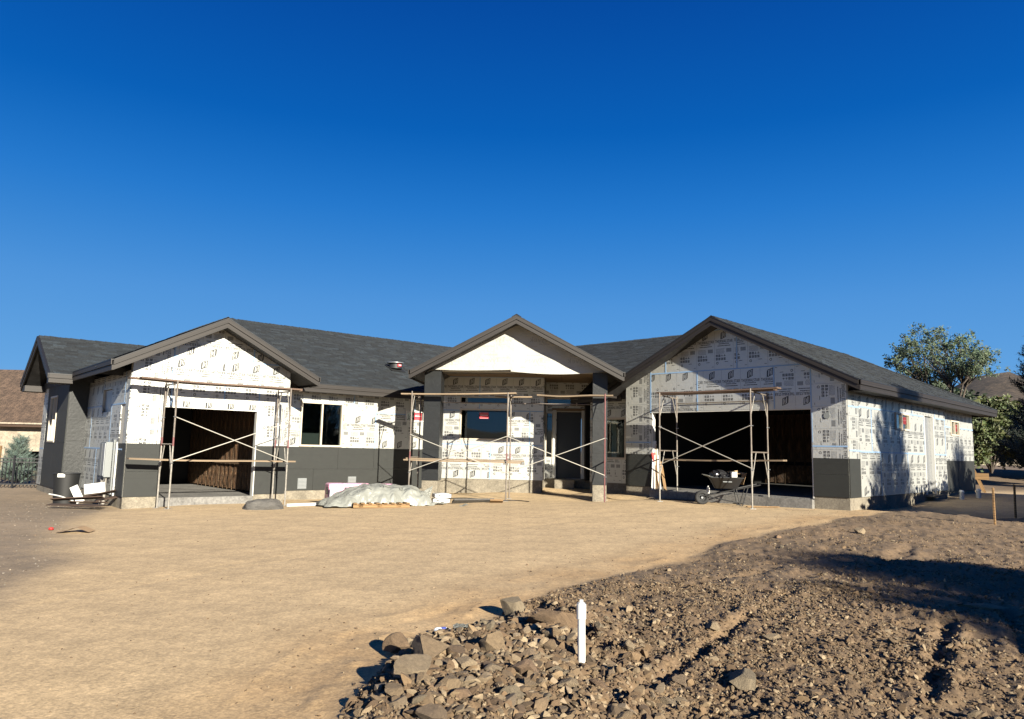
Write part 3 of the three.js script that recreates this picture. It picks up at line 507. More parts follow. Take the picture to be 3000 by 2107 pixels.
  makeWall('garage_return_wall', F, onWall(4.33, 0, 0, 90), [[0, 0.2], [1.4, 0.2], [1.4, 3.6], [0, 3.6]], [], [['d', 0, 0.2, 1.4, 1.58], ['h', 0, 1.58, 1.4, 2.8], ['h', 0, 2.8, 1.4, 3.6]]);
  stem(F, onWall(0, 0, -1.4, 0), [[4.2, 11.8, 0.195]]);
  for (const [vx, vy] of [[5.53, 0.42], [7.3, 0.46]]) {
    const vt = hgroup('foundation_vent', F, onWall(0, 0, -1.4, 0)); part(vt, 'vent_frame', box(0.3, 0.34, 0.012, vx, vy, 0.033), M.greypaint);
    for (let i = 0; i < 7; i++) part(vt, 'vent_slat', box(0.27, 0.026, 0.022, vx, vy - 0.13 + i * 0.044, 0.047), M.steel);
  }
  // service panel and conduits on the side wall
  const ep = hgroup('service_panel', F, onWall(0, 0, 0, -90));
  part(ep, 'cabinet', [new RoundedBoxGeometry(0.62, 0.95, 0.17, 2, 0.012).translate(-1.62, 1.13, 0.115)], M.greypaint);
  part(ep, 'cabinet_door', new RoundedBoxGeometry(0.3, 0.88, 0.02, 2, 0.008).translate(-1.48, 1.13, 0.21), M.steel);
  part(ep, 'cabinet_door', new RoundedBoxGeometry(0.28, 0.88, 0.02, 2, 0.008).translate(-1.79, 1.13, 0.21), M.greypaint);
  for (const [x, r, lean] of [[-1.78, 0.045, 0.02], [-1.62, 0.03, -0.03], [-1.45, 0.045, 0.02]]) part(ep, 'conduit', bar(V(x, 0.66, 0.12), V(x + lean, -0.3, 0.13), r, 10), M.whitepipe);
  part(ep, 'cable', new THREE.TubeGeometry(new THREE.CatmullRomCurve3([V(-1.36, 0.66, 0.14), V(-1.3, 0.35, 0.2), V(-1.33, 0.12, 0.18), V(-1.6, -0.16, 0.22)]), 20, 0.012, 6), M.blackplastic);
  part(ep, 'trim_strip', box(0.09, 1.42, 0.03, -0.83, 0.9, 0.045), M.white);
  part(ep, 'trim_strip', box(0.05, 1.5, 0.03, -1.1, 0.92, 0.045), M.greypaint);
  // roof of the wing
  const r1 = roofGroup(F), y0 = LY(-0.6), y1 = LY(4.95), bk = -5;
  roofPlane(r1, F, [[-0.6, 0.6, y0], [-0.6, bk, y0], [2.165, bk, apex], [2.165, 0.6, apex]]);
  roofPlane(r1, F, [[4.95, 0.6, y1], [4.95, bk, y1], [2.165, bk, apex], [2.165, 0.6, apex]]);
  fascia(r1, V(-0.6, y0, 0.6), V(2.165, apex, 0.6), V(0, 0, 1)); fascia(r1, V(2.165, apex, 0.6), V(4.95, y1, 0.6), V(0, 0, 1));
  fascia(r1, V(-0.601, y0, 0.64), V(-0.601, y0, -4.2), V(-1, 0, 0)); fascia(r1, V(4.951, y1, 0.64), V(4.951, y1, -0.85), V(1, 0, 0));
  ridgeCap(r1, V(2.165, apex + 0.01, 0.62), V(2.165, apex + 0.01, -3.6));
  const r2 = roofGroup(F), ry = 6.175, aX = 17.2;
  roofPlane(r2, F, [[-0.6, -0.85, 3.6], [10.6, -0.85, 3.6], [11.4, -3.2, 4.775], [11.6, -6, ry], [4.55, -6, ry]]); roofPlane(r2, F, [[11.4, -3.2, 4.775], [aX, -6, ry], [11.6, -6, ry]]);
  roofPlane(r2, F, [[-0.605, -0.85, 3.6], [-0.605, -11.15, 3.6], [4.55, -6, ry]]);
  roofPlane(r2, F, [[-0.6, -11.15, 3.6], [aX, -11.15, 3.6], [aX, -6, ry], [4.55, -6, ry]], { plain: true });
  fascia(r2, V(4.2, 3.6, -0.851), V(9.2, 3.6, -0.851), V(0, 0, 1));
  part(r2, 'eave_soffit', box(7, 0.02, 0.55, 7.8, 3.37, -1.12), M.soffit);
  ridgeCap(r2, V(4.5, ry + 0.01, -6), V(aX, ry + 0.01, -6)); ridgeCap(r2, V(-0.6, 3.62, -0.85), V(4.55, ry + 0.01, -6), 0.3);
  const r3 = roofGroup(F), sy = 5.0, se = 3.6; // the bay's small gable
  roofPlane(r3, F, [[-1.2, -4.4, se], [2.5, -4.4, se], [2.5, -7.2, sy], [-1.2, -7.2, sy]]);
  roofPlane(r3, F, [[-1.2, -10, se], [2.5, -10, se], [2.5, -7.2, sy], [-1.2, -7.2, sy]]);
  fascia(r3, V(-1.201, se, -4.4), V(-1.201, sy, -7.2), V(-1, 0, 0)); fascia(r3, V(-1.201, sy, -7.2), V(-1.201, se, -10), V(-1, 0, 0));
  fascia(r3, V(-1.24, se, -4.399), V(-0.62, se, -4.399), V(0, 0, 1));
  part(r3, 'eave_return', [box(0.62, 0.16, 0.55, -0.88, 3.41, -4.7), box(0.66, 0.2, 0.7, -0.87, 3.4, -9.66)], M.fascia);
  ridgeCap(r3, V(-1.22, sy + 0.01, -7.2), V(2, sy + 0.01, -7.2));
  const rw = hgroup('rear_wall', F); part(rw, 'sheathing', [box(17, 3.4, 0.15, 8.5, 1.9, -10.5), box(0.15, 3.4, 1.2, 0.08, 1.9, -9.95)], M.core);
  // roof fan left lying in its wrapping
  const fan = thing('roof_vent', 'small black roof vent with shiny cap on the left roof slope', 'roof vent', W(F, 9.64, 3.6 + 0.5 * (-0.85 + 2.75) + 0.01, -2.75).toArray(), 40.3 * D2R);
  part(fan, 'flashing', box(0.6, 0.015, 0.6, 0, 0.02, 0).rotateX(0.464), M.blackplastic);
  part(fan, 'housing', new THREE.CylinderGeometry(0.2, 0.26, 0.22, 20).translate(0, 0.12, 0), M.blackplastic);
  part(fan, 'cap', new THREE.SphereGeometry(0.33, 22, 8, 0, 6.3, 0, 1.1).scale(1, 0.42, 1).translate(0, 0.17, 0), M.blackplastic);
  part(fan, 'cap_rim', new THREE.TorusGeometry(0.3, 0.022, 8, 24).rotateX(Math.PI / 2).translate(0, 0.225, 0), M.steel);
  part(fan, 'label', box(0.16, 0.1, 0.006, 0.02, 0.12, 0.262), M.sticker);
  
}
// ================= right wing
{
  const F = FR, e0 = 3.6, top = 5.678, ax = -3.6, RY = (a) => top - 0.502 * Math.abs(a - ax), aL = -7.55;
  const out = [[-7.07, 0.56], [0, 0.56], [0, RY(0) - 0.2], [ax, top - 0.2], [-7.07, RY(-7.07) - 0.2]], hole = [-6.08, -1, -0.93, 2.93];
  const [gb, gt] = rows(-6.1, -0.93, 2.93, 5.6, [0.31, 0.77]);
  makeWall('double_garage_front_wall', F, null, out, [hole], [['d', -7.07, 0.56, -6.08, 1.05], ['d', -7.07, 1.05, -6.08, 1.58], ['d', -0.93, 0.56, 0.024, 1.16], ['d', -0.93, 1.16, 0.024, 1.58], ['v', -7.07, 1.58, -6.1, 1.96], ['v', -7.07, 1.96, -6.1, 4.4], ['v', -0.93, 1.58, 0.024, 1.9], ['v', -0.93, 1.9, 0.024, 4.34], ...gb], [[-7.07, 1.96, -6.1, 1.96], [-6.1, 2.9, -6.1, 4.2], [-0.93, 1.9, 0, 1.9], [-0.93, 2.0, -0.93, 4.1], ...gt]);
  const lh = hgroup('lamp_opening', F); part(lh, 'junction_cap', new THREE.CylinderGeometry(0.085, 0.085, 0.02, 18).rotateX(Math.PI / 2).translate(-0.52, 2.72, 0.034), M.greypaint);
  stem(F, null, [[-7.07, -6.08, 0.555], [-0.93, 0, 0.555]]);
  const gi = hgroup('garage_interior', F);
  part(gi, 'floor_slab', box(6.85, 1.0, 9.4, -3.53, 0.0, -4.712), M.slab);
  part(gi, 'curb', box(5.15, 0.9, 0.16, -3.505, 0.015, 0.072), M.slab);
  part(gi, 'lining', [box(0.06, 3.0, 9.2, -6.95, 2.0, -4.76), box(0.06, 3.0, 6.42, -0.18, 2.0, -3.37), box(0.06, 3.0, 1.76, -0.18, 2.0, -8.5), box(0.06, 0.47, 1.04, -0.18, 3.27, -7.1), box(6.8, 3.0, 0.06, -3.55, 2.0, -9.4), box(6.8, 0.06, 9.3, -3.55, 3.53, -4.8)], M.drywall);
  for (const b of [box(0.03, 2.43, 0.17, -6.065, 1.715, -0.07), box(0.03, 2.43, 0.17, -0.945, 1.715, -0.07), box(5.09, 0.03, 0.17, -3.505, 2.915, -0.07)]) part(gi, 'jamb', b, M.white);
  for (let i = 0, a = -6.7; a < -0.4; a += 0.41, i++) {
    part(gi, 'stud', box(0.038, 2.9, 0.09, a, 1.96, -9.32), M.stud);
    for (const [y0, y1] of [[0.56, 1.26], [1.4, 3.3]]) { const g = new THREE.BoxGeometry(0.36, y1 - y0, 0.07, 5, 8, 1), p = g.attributes.position; for (let k = 0; k < p.count; k++) if (p.getZ(k) > 0) p.setZ(k, p.getZ(k) + 0.05 * (1 - (p.getX(k) / 0.18) ** 2) * (0.5 + 1.8 * Math.abs(fbm3(p.getY(k) * 4, i * 2.3 + 40, p.getX(k) * 5)))); g.computeVertexNormals(); part(gi, 'insulation_batt', g.translate(a + 0.205, (y0 + y1) / 2, -9.33), M.kraft); }
  }
  // side wall
  const holes = [[3.78, 2.49, 5.05, 2.99], [6.62, 0.4, 7.6, 3.03]];
  const [sb, st] = rows(0.78, 9.1, 0.56, 3.6, [0.35, 0.62, 0.1]);
  makeWall('double_garage_side_wall', F, onWall(0, 0, 0, 90), [[0, 0.56], [9.1, 0.56], [9.1, 3.6], [0, 3.6]], holes, [['d', 0, 0.56, 0.78, 1.58], ['v', 0, 1.58, 0.78, 3.6], ...sb], [[0, 1.8, 0.78, 1.8], [0, 2.97, 0.78, 2.97], ...st]);
  makeWindow(F, onWall(0, 0, 0, 90), 3.76, 2.47, 5.07, 3.0, { mullions: [0.48], stickerMat: M.dimsticker, sticker: [4.74, 2.78, 0.34, 0.22], z: 0.06, room: 1.2, floor: 2.2, ceil: 3.2 });
  const dr = hgroup('side_door', F, onWall(0, 0, 0, 90)); part(dr, 'door_sheet', new THREE.PlaneGeometry(0.94, 2.5).translate(7.11, 1.76, -0.05), new THREE.MeshPhysicalMaterial({ color: rgb(0.5, 0.52, 0.53), roughness: 0.32, transmission: 0.75, thickness: 0, side: THREE.DoubleSide, bumpMap: rep(T.wrinkle, 2), bumpScale: 0.01 })); part(dr, 'frame', [box(0.05, 2.6, 0.1, 7.61, 1.74, 0.0), box(0.05, 2.6, 0.1, 6.61, 1.74, 0.0)], M.white); part(dr, 'threshold', box(1.05, 0.06, 0.35, 7.1, 0.44, 0.12), M.concrete);
  stem(F, onWall(0, 0, 0, 90), [[0.205, 9.1, 0.555]]);
  makeWall('rear_side_wall', F, onWall(-0.2, 0, 0, 90), [[9.1, 0.46], [13.8, 0.46], [13.8, 3.6], [9.1, 3.6]], [[10.62, 2.52, 11.72, 3.04]], [['d', 9.1, 0.46, 11.4, 1.58], ['d', 11.4, 0.46, 13.82, 1.58], ['h', 9.1, 1.58, 11.54, 2.8], ['h', 11.54, 1.58, 13.82, 2.8], ['h', 9.1, 2.8, 12.5, 3.6], ['h', 12.5, 2.8, 13.82, 3.6]], [[11.8, 2.8, 13.8, 2.8], [9.1, 2.8, 10.6, 2.8]]);
  makeWindow(F, onWall(-0.2, 0, 0, 90), 10.6, 2.5, 11.74, 3.06, { mullions: [0.48], stickerMat: M.dimsticker, sticker: [11.45, 2.8, 0.3, 0.26], z: 0.06 });
  stem(F, onWall(-0.2, 0, 0, 90), [[9.1, 13.8, 0.455]]);
  // wall between porch and garage, with its window
  const [mb, mt] = rows(-9.15, -7.07, 1.58, 3.6, [0.3, 0.8]);
  makeWall('main_front_wall', F, onWall(0, 0, -0.75, 0), [[-9.15, 0.58], [-7.07, 0.58], [-7.07, 3.55], [-9.15, 3.55]], [[-9.0, 1.4, -7.6, 2.8]], [['h', -9.15, 0.58, -8.06, 1.58], ['h', -8.06, 0.58, -7.07, 1.58], ...mb], mt);
  makeWindow(F, onWall(0, 0, -0.75, 0), -9.02, 1.38, -7.58, 2.82, { mullions: [], z: 0.05, w: 0.07, floor: 0.6, room: 3 });
  stem(F, onWall(0, 0, -0.75, 0), [[-9.15, -7.07, 0.575]]);
  makeWall('double_garage_return_wall', F, onWall(-7.07, 0, 0, -90), [[-0.75, 0.56], [0, 0.56], [0, 3.6], [-0.75, 3.6]], [], [['d', -0.75, 0.56, 0, 1.58], ['h', -0.75, 1.58, 0, 3.6]]);
  const r1 = roofGroup(F), bE = -14.3, yb = RY(aL);
  roofPlane(r1, F, [[0.54, 0.6, e0], [0.54, bE, e0], [ax, -10.16, top], [ax, 0.6, top]]);
  roofPlane(r1, F, [[aL, 0.6, yb], [aL, -6, yb], [ax, -6, top], [ax, 0.6, top]]);
  roofPlane(r1, F, [[aL, -6, yb], [-7.74, bE, e0], [ax, -10.16, top], [ax, -6, top]], { plain: true });
  roofPlane(r1, F, [[0.54, bE, e0], [-7.74, bE, e0], [ax, -10.16, top]], { plain: true });
  fascia(r1, V(aL, yb, 0.6), V(ax, top, 0.6), V(0, 0, 1)); fascia(r1, V(ax, top, 0.6), V(0.54, e0, 0.6), V(0, 0, 1));
  fascia(r1, V(0.541, e0, 0.64), V(0.541, e0, bE), V(1, 0, 0)); fascia(r1, V(0.58, e0, bE - 0.001), V(-5, e0, bE - 0.001), V(0, 0, -1)); fascia(r1, V(aL - 0.001, yb, 0.64), V(aL - 0.001, yb, -0.2), V(-1, 0, 0));
  part(r1, 'eave_soffit', box(0.5, 0.02, 14.2, 0.28, 3.37, -7.15), M.soffit);
  ridgeCap(r1, V(ax, top + 0.01, 0.62), V(ax, top + 0.01, -10.2)); ridgeCap(r1, V(0.54, e0 + 0.02, bE), V(ax, top + 0.01, -10.16), 0.3);
  const r2 = roofGroup(F), ry = 6.35, rb = -5.7, rE = -5.7;
  roofPlane(r2, F, [[-9.3, -0.2, 3.6], [0.54, -0.2, 3.6], [rE, rb, ry], [-10.2, rb, ry], [-9.9, -2.6, 4.8]]); roofPlane(r2, F, [[-9.9, -2.6, 4.8], [-10.2, rb, ry], [-19, rb, ry]]);
  roofPlane(r2, F, [[0.545, -0.2, 3.6], [0.545, -11.2, 3.6], [rE, rb, ry]].map(([a, b, y]) => [a, b, y + 0.002]), { hidden: true });
  roofPlane(r2, F, [[-19, -11.2, 3.6], [0.54, -11.2, 3.6], [rE, rb, ry], [-19, rb, ry]], { plain: true });
  fascia(r2, V(-9.6, 3.6, -0.199), V(-7.4, 3.6, -0.199), V(0, 0, 1));
  ridgeCap(r2, V(-19, ry + 0.01, rb), V(rE, ry + 0.01, rb));
  const rw = hgroup('rear_wall', F); part(rw, 'sheathing', [box(19, 3.0, 0.15, -9.7, 2.0, -13.7), box(0.15, 3.0, 0.2, -0.28, 2.0, -9.1)], M.core);
}
// ================= porch and entry
{
  const F = FC, hw = 3.34, re = 4.08, ra = 5.855, zf = 0.61, Y = (x) => ra - ((ra - re) / hw) * Math.abs(x);
  for (const [x0, x1, y0] of [[-2.99, -2.45, 0.61], [2.43, 2.89, 0.6]]) {
    const c = hgroup('porch_column', F), w = x1 - x0, cx = (x0 + x1) / 2;
    part(c, 'core', box(w - 0.06, 3.6, 0.48, cx, 2.3, -0.29), M.core);
    for (let k = 0; k < 3; k++) { const a = [y0, 1.62, 2.98][k], b = [1.62, 2.98, 4.12][k]; part(c, 'base_panel', [box(w, b - a - 0.004, 0.024, cx, (a + b) / 2, -0.012, rnd() * 4), box(0.024, b - a - 0.004, 0.53, x0 + 0.012, (a + b) / 2, -0.29, rnd() * 4), box(0.024, b - a - 0.004, 0.53, x1 - 0.012, (a + b) / 2, -0.29, rnd() * 4), box(w, b - a - 0.004, 0.024, cx, (a + b) / 2, -0.568)], M.darkfoil); }
    part(c, 'pedestal', box(w - 0.03, y0 + 0.6, 0.55, cx, y0 / 2 - 0.31, -0.29), M.concrete);
  }
  const sk = hgroup('gable_wrap', F);   // loose house wrap over the porch gable, two sheets
  for (const s of [-1, 1]) {
    const nu = 40, nv = 26, pos = [], uv = [], idx = [], x0 = s < 0 ? -2.92 : -0.19, x1 = s < 0 ? -0.11 : 2.92;
    for (let i = 0; i <= nu; i++) for (let j = 0; j <= nv; j++) {
      const x = lerp(x0, x1, i / nu), t = (i / nu), yb = 4.16 - 0.1 * Math.sin(t * Math.PI) * (s < 0 ? 0.3 : 0.9) + (s < 0 ? 0.02 * t : -0.04 * (1 - t)) + (s < 0 && i < 2 ? -0.1 : 0), yt = Y(x) - 0.21, y = lerp(yb, yt, j / nv);
      const z = 0.03 + (s > 0 ? 0 : 0.012) + 0.05 * fbm3(x * 1.3, y * 1.6, s * 3, 3) + 0.05 * (1 - j / nv) ** 2; pos.push(x, y, z); uv.push(x, y);
    }
    for (let i = 0; i < nu; i++) for (let j = 0; j < nv; j++) { const a = i * (nv + 1) + j; idx.push(a, a + nv + 1, a + 1, a + 1, a + nv + 1, a + nv + 2); }
    const g = new THREE.BufferGeometry(); g.setAttribute('position', new THREE.Float32BufferAttribute(pos, 3)); g.setAttribute('uv', new THREE.Float32BufferAttribute(uv, 2)); g.setIndex(idx); g.computeVertexNormals(); part(sk, 'wrap_sheet', g, M.wrap);
  }
  part(sk, 'gable_sheathing', prism([V(-2.99, 4.12, -0.06), V(2.89, 4.12, -0.06), V(2.89, Y(2.89) - 0.2, -0.06), V(0, ra - 0.2, -0.06), V(-2.99, Y(2.99) - 0.2, -0.06)], V(0, 0, -0.3)), M.core);
  const cl = hgroup('porch_ceiling', F); for (let k = 0; k < 4; k++) part(cl, 'ceiling_panel', box(1.45, 0.02, 4.7, -2.28 + k * 1.46, 4.245, -2.73, k), M.ceiling);
  const [cb, ct] = rows(-3.28, 0.735, 0.577, 4.27, [0.12, 0.55, 0.3]);
  makeWall('entry_front_wall', F, onWall(0, 0, -3.0, 0), [[-3.28, 0.577], [0.735, 0.577], [0.735, 4.27], [-3.28, 4.27]], [[-2.25, 1.98, -0.52, 3.06], [-2.25, 3.28, -0.52, 3.49]], cb, ct);
  makeWindow(F, onWall(0, 0, -3.0, 0), -2.27, 1.96, -0.5, 3.08, { mullions: [], sticker: [-1.4, 2.84, 0.33, 0.22], floor: 0.6, room: 3.5 });
  makeWindow(F, onWall(0, 0, -3.0, 0), -2.27, 3.26, -0.5, 3.51, { mullions: [], w: 0.03, floor: 3.15, ceil: 3.75, room: 1.5 });
  makeWall('entry_side_wall', F, onWall(0.735, 0, 0, 90), [[3.0, 0.577], [4.79, 0.577], [4.79, 4.27], [3.0, 4.27]], [], [['h', 2.98, 0.577, 4.79, 1.8], ['h', 2.98, 1.8, 4.79, 3.02], ['h', 2.98, 3.02, 4.79, 4.27]]);
  makeWall('entry_door_wall', F, onWall(0, 0, -4.79, 0), [[0.735, 0.6], [3.23, 0.6], [3.23, 4.27], [0.735, 4.27]], [[0.77, 1.38, 1.02, 3.07], [1.17, 0.6, 2.115, 3.115], [2.3, 1.38, 2.53, 3.07], [0.77, 3.34, 2.515, 3.615]], [['h', 0.735, 0.6, 3.23, 1.38], ['h', 0.735, 1.38, 1.2, 3.22], ['h', 2.1, 1.38, 3.23, 3.22], ['h', 0.735, 3.22, 3.23, 4.27]]);
  const ed = hgroup('entry_door', F, onWall(0, 0, -4.79, 0)); part(ed, 'door_slab', new RoundedBoxGeometry(0.925, 2.5, 0.045, 2, 0.008).translate(1.642, 1.86, -0.1), std({ color: rgb(0.006, 0.01, 0.012), roughness: 0.5 })); part(ed, 'door_post', box(0.12, 2.56, 0.06, 1.096, 1.89, 0.056), M.white); part(ed, 'door_post', box(0.18, 2.56, 0.06, 2.21, 1.89, 0.056), M.white); part(ed, 'door_header', box(1.3, 0.1, 0.05, 1.64, 3.2, 0.05), M.ceiling);
  makeWindow(F, onWall(0, 0, -4.79, 0), 0.76, 1.37, 1.03, 3.08, { w: 0.03, floor: 0.6, room: 1.8 }); makeWindow(F, onWall(0, 0, -4.79, 0), 2.29, 1.37, 2.54, 3.08, { w: 0.03, floor: 0.6, room: 0 }); makeWindow(F, onWall(0, 0, -4.79, 0), 0.76, 3.33, 2.525, 3.625, { w: 0.03, mullions: [0.66], floor: 3.2, ceil: 3.8, room: 1.5 });
  makeWall('entry_side_wall', F, onWall(3.23, 0, 0, -90), [[-4.79, 0.6], [-3.5, 0.6], [-3.5, 4.27], [-4.79, 4.27]], [], [['h', -4.79, 0.6, -3.5, 1.9], ['h', -4.79, 1.9, -3.5, 4.27]]);
  makeWall('entry_end_wall', F, onWall(-3.28, 0, 0, -90), [[-5.2, 0.577], [-3.0, 0.577], [-3.0, 4.27], [-5.2, 4.27]], [], [['h', -5.2, 0.577, -3.0, 4.27]]);
  stem(F, onWall(0, 0, -3.0, 0), [[-3.28, 0.715, 0.572]]); stem(F, onWall(0, 0, -4.79, 0), [[0.715, 3.23, 0.595]]); stem(F, onWall(0.715, 0, 0, 90), [[3.02, 4.77, 0.567]]);
  const sp = hgroup('door_step', F); part(sp, 'step_block', [box(0.72, 0.9, 0.5, 1.5, 0.12, -4.5)], M.concrete);
  const rf = roofGroup(F);
  roofPlane(rf, F, [[-hw, zf, re], [-hw, -7.0, re], [0, -7.0, ra], [0, zf, ra]]);
  roofPlane(rf, F, [[hw, zf, re], [hw, -7.0, re], [0, -7.0, ra], [0, zf, ra]]);
  fascia(rf, V(-hw, re, zf), V(0, ra, zf), V(0, 0, 1)); fascia(rf, V(0, ra, zf), V(hw, re, zf), V(0, 0, 1)); fascia(rf, V(-hw - 0.001, re, zf + 0.04), V(-hw - 0.001, re, -2.2), V(-1, 0, 0)); fascia(rf, V(hw + 0.001, re, zf + 0.04), V(hw + 0.001, re, -2.2), V(1, 0, 0));
  ridgeCap(rf, V(0, ra + 0.01, zf + 0.02), V(0, ra + 0.01, -6.5));
}
{ // the shingles that show largest one by one, the rest of each roof together
  const order = shingles.filter((s) => s.size > 0).sort((a, b) => b.size - a.size).slice(0, 290), big = new Set(order), rest = new Map();
  for (const s of shingles) { if (big.has(s)) part(s.roof, 'shingle', s.g, M.shingle); else { if (!rest.has(s.roof)) rest.set(s.roof, []); rest.get(s.roof).push(s.g); } }
  for (const [r, list] of rest) part(r, 'shingles', list, M.shingle, 'stuff');
}
// ================= scaffolds
function scaffold(label, F, frames, top, joint, o = {}) {
  const c0 = W(F, frames[0][0][0], 0, frames[0][0][1]), t = thing('scaffold', label, 'scaffold', [c0.x, gh(c0.x, c0.z), c0.z]);
  const off = t.position, w = (a, y, b) => W(F, a, y, b).sub(off);
  for (const [fr, re, red] of frames) {
    const ef = new THREE.Group(); ef.name = 'end_frame'; t.add(ef);
    const foot = (a, b) => { const p = W(F, a, 0, b); return gh(p.x, p.z) - 0.03; };
    for (const [a, b] of [fr, re]) {
      const yb = foot(a, b), lm = red ? M.redpipe : M.pipe;
      part(ef, 'leg', bar(w(a, yb, b), w(a, joint - 0.12, b), 0.022, 10), red ? M.redpipe : o.low ?? M.whitepipe);
      part(ef, 'joint_sleeve', bar(w(a, joint - 0.12, b), w(a, joint + 0.1, b), 0.0245, 10), o.sleeve ?? M.redpipe);
      part(ef, 'leg', bar(w(a, joint + 0.1, b), w(a, top + (o.up ?? 0.06), b), 0.022, 10), lm);
      part(ef, 'base_plate', box(0.15, 0.012, 0.15).translate(...w(a, yb + 0.03, b).toArray()), M.steel);
      for (const y of [joint + 0.62, joint - 0.55]) part(ef, 'brace_pin', bar(w(a, y, b).add(V(-0.03, 0, 0.02)), w(a, y, b).add(V(0.05, 0, 0.05)), 0.011, 6), M.steel);
    }
    const at = (k, y) => w(lerp(fr[0], re[0], k), y, lerp(fr[1], re[1], k));
    for (const [y, d] of [[top - 0.02, 0.62], [joint - 0.08, 0.75]]) {
      part(ef, 'crossbar', bar(at(0, y), at(1, y), 0.02), red ? M.redpipe : M.pipe);
      part(ef, 'strut', bar(at(0.27, y), at(0.015, y - d), 0.014), red ? M.redpipe : M.whitepipe);
      part(ef, 'strut', bar(at(0.73, y), at(0.985, y - d), 0.014), red ? M.redpipe : M.whitepipe);
    }
  }
  for (let i = 0; i < frames.length - 1; i++) {
    const A = frames[i][0], B = frames[i + 1][0], y1 = joint + 0.62, y0 = joint - 0.5, e = 0.04;
    part(t, 'cross_brace', bar(w(A[0], y1, A[1] + e), w(B[0], y0, B[1] + e), 0.0125, 7), M.brace);
    part(t, 'cross_brace', bar(w(A[0], y0, A[1] + e + 0.026), w(B[0], y1, B[1] + e + 0.026), 0.0125, 7), M.brace);
    if (o.rail) { const C = frames[i][1], D = frames[i + 1][1]; part(t, 'guard_rail', bar(w(C[0], top - 0.17, C[1]), w(D[0], top - 0.17, D[1]), 0.015), M.pipe); }
  }
  return t;
}
function plank(F, p, q, label, o = {}) {
  const a = W(F, ...p), b = W(F, ...q), c = a.clone().lerp(b, 0.5);
  const n = 14, L = a.distanceTo(b), g = new THREE.BoxGeometry(L, o.t ?? 0.042, o.w ?? 0.245, n, 1, 1), P = g.attributes.position, u = g.attributes.uv, ou = rnd() * 7, s1 = rr(-0.012, 0.012);
  for (let i = 0; i < P.count; i++) { const k = P.getX(i) / L; P.setY(i, P.getY(i) - (o.sag ?? 0.02) * (1 - 4 * k * k) + s1 * Math.sin(k * 9)); u.setXY(i, P.getX(i) + ou, P.getZ(i) + P.getY(i) + ou); }
  const d = b.clone().sub(a).normalize(); g.applyQuaternion(new THREE.Quaternion().setFromUnitVectors(V(1, 0, 0), d)); g.computeVertexNormals();
  return single('scaffold_plank', g, o.mat ?? M.plank, label, 'plank', c.toArray());
}
scaffold('two-tier pipe scaffold with red bands in front of the single garage door opening', FL, [[[0.8, 1.2], [0.78, 0.27]], [[3.86, 1.2], [3.88, 0.27]]], 3.16, 1.66);
plank(FL, [-0.2, 3.235, 0.56], [4.42, 3.235, 0.6], 'dark reddish plank along the top of the single garage scaffold, next to the wall', { mat: M.darkplank });
plank(FL, [0.0, 3.24, 0.84], [4.3, 3.24, 0.86], 'outer dark plank along the top of the single garage scaffold, towards the yard', { mat: M.darkplank });
plank(FL, [-0.1, 1.2, 0.66], [4.28, 1.17, 0.72], 'pale weathered plank low on the single garage scaffold', {});
scaffold('long three-frame pipe scaffold with a red right end standing across the porch', FC, [[[-3.24, 0.67], [-3.18, -0.39]], [[-0.21, 0.67], [-0.2, -0.39]], [[2.79, 0.67], [2.86, -0.39], true]], 3.3, 1.42, { rail: true, up: 0.1, low: M.pipe });
plank(FC, [-3.65, 3.33, 0.3], [0.03, 3.4, 0.34], 'long pale top plank over the left bay of the porch scaffold', { w: 0.3 });
plank(FC, [-0.68, 3.32, -0.02], [0.5, 3.32, 0.0], 'short plank end lying at the top of the porch scaffold beside its middle frame', { w: 0.24 });
plank(FC, [0.68, 3.34, 0.3], [3.05, 3.38, 0.34], 'pale top plank over the right bay of the porch scaffold, reaching the red frame', { w: 0.3 });
plank(FC, [-3.45, 1.25, 0.5], [0.24, 1.24, 0.5], 'lower of two planks stacked at the knee level of the porch scaffold', { sag: 0.004 });
plank(FC, [-3.38, 1.3, 0.48], [0.32, 1.29, 0.46], 'upper of two planks stacked at the knee level of the porch scaffold', { sag: 0.004 });
scaffold('pale two-tier pipe scaffold in front of the wide double garage door opening', FR, [[[-4.8, 1.53], [-5.12, 0.07]], [[-1.95, 1.53], [-2.18, 0.07]]], 3.34, 1.78, { rail: true, sleeve: M.pipe });
plank(FR, [-5.0, 3.41, 1.25], [-1.3, 3.41, 1.2], 'dark outer plank on top of the double garage scaffold, towards the yard', { mat: M.darkplank, w: 0.28 });
plank(FR, [-5.1, 3.4, 0.9], [-1.55, 3.4, 0.9], 'dark inner plank on top of the double garage scaffold, nearer the wall', { mat: M.darkplank, w: 0.28 });
plank(FR, [-4.92, 1.44, 1.0], [-1.25, 1.5, 1.05], 'thin plank half way up the double garage scaffold', { mat: M.plank });

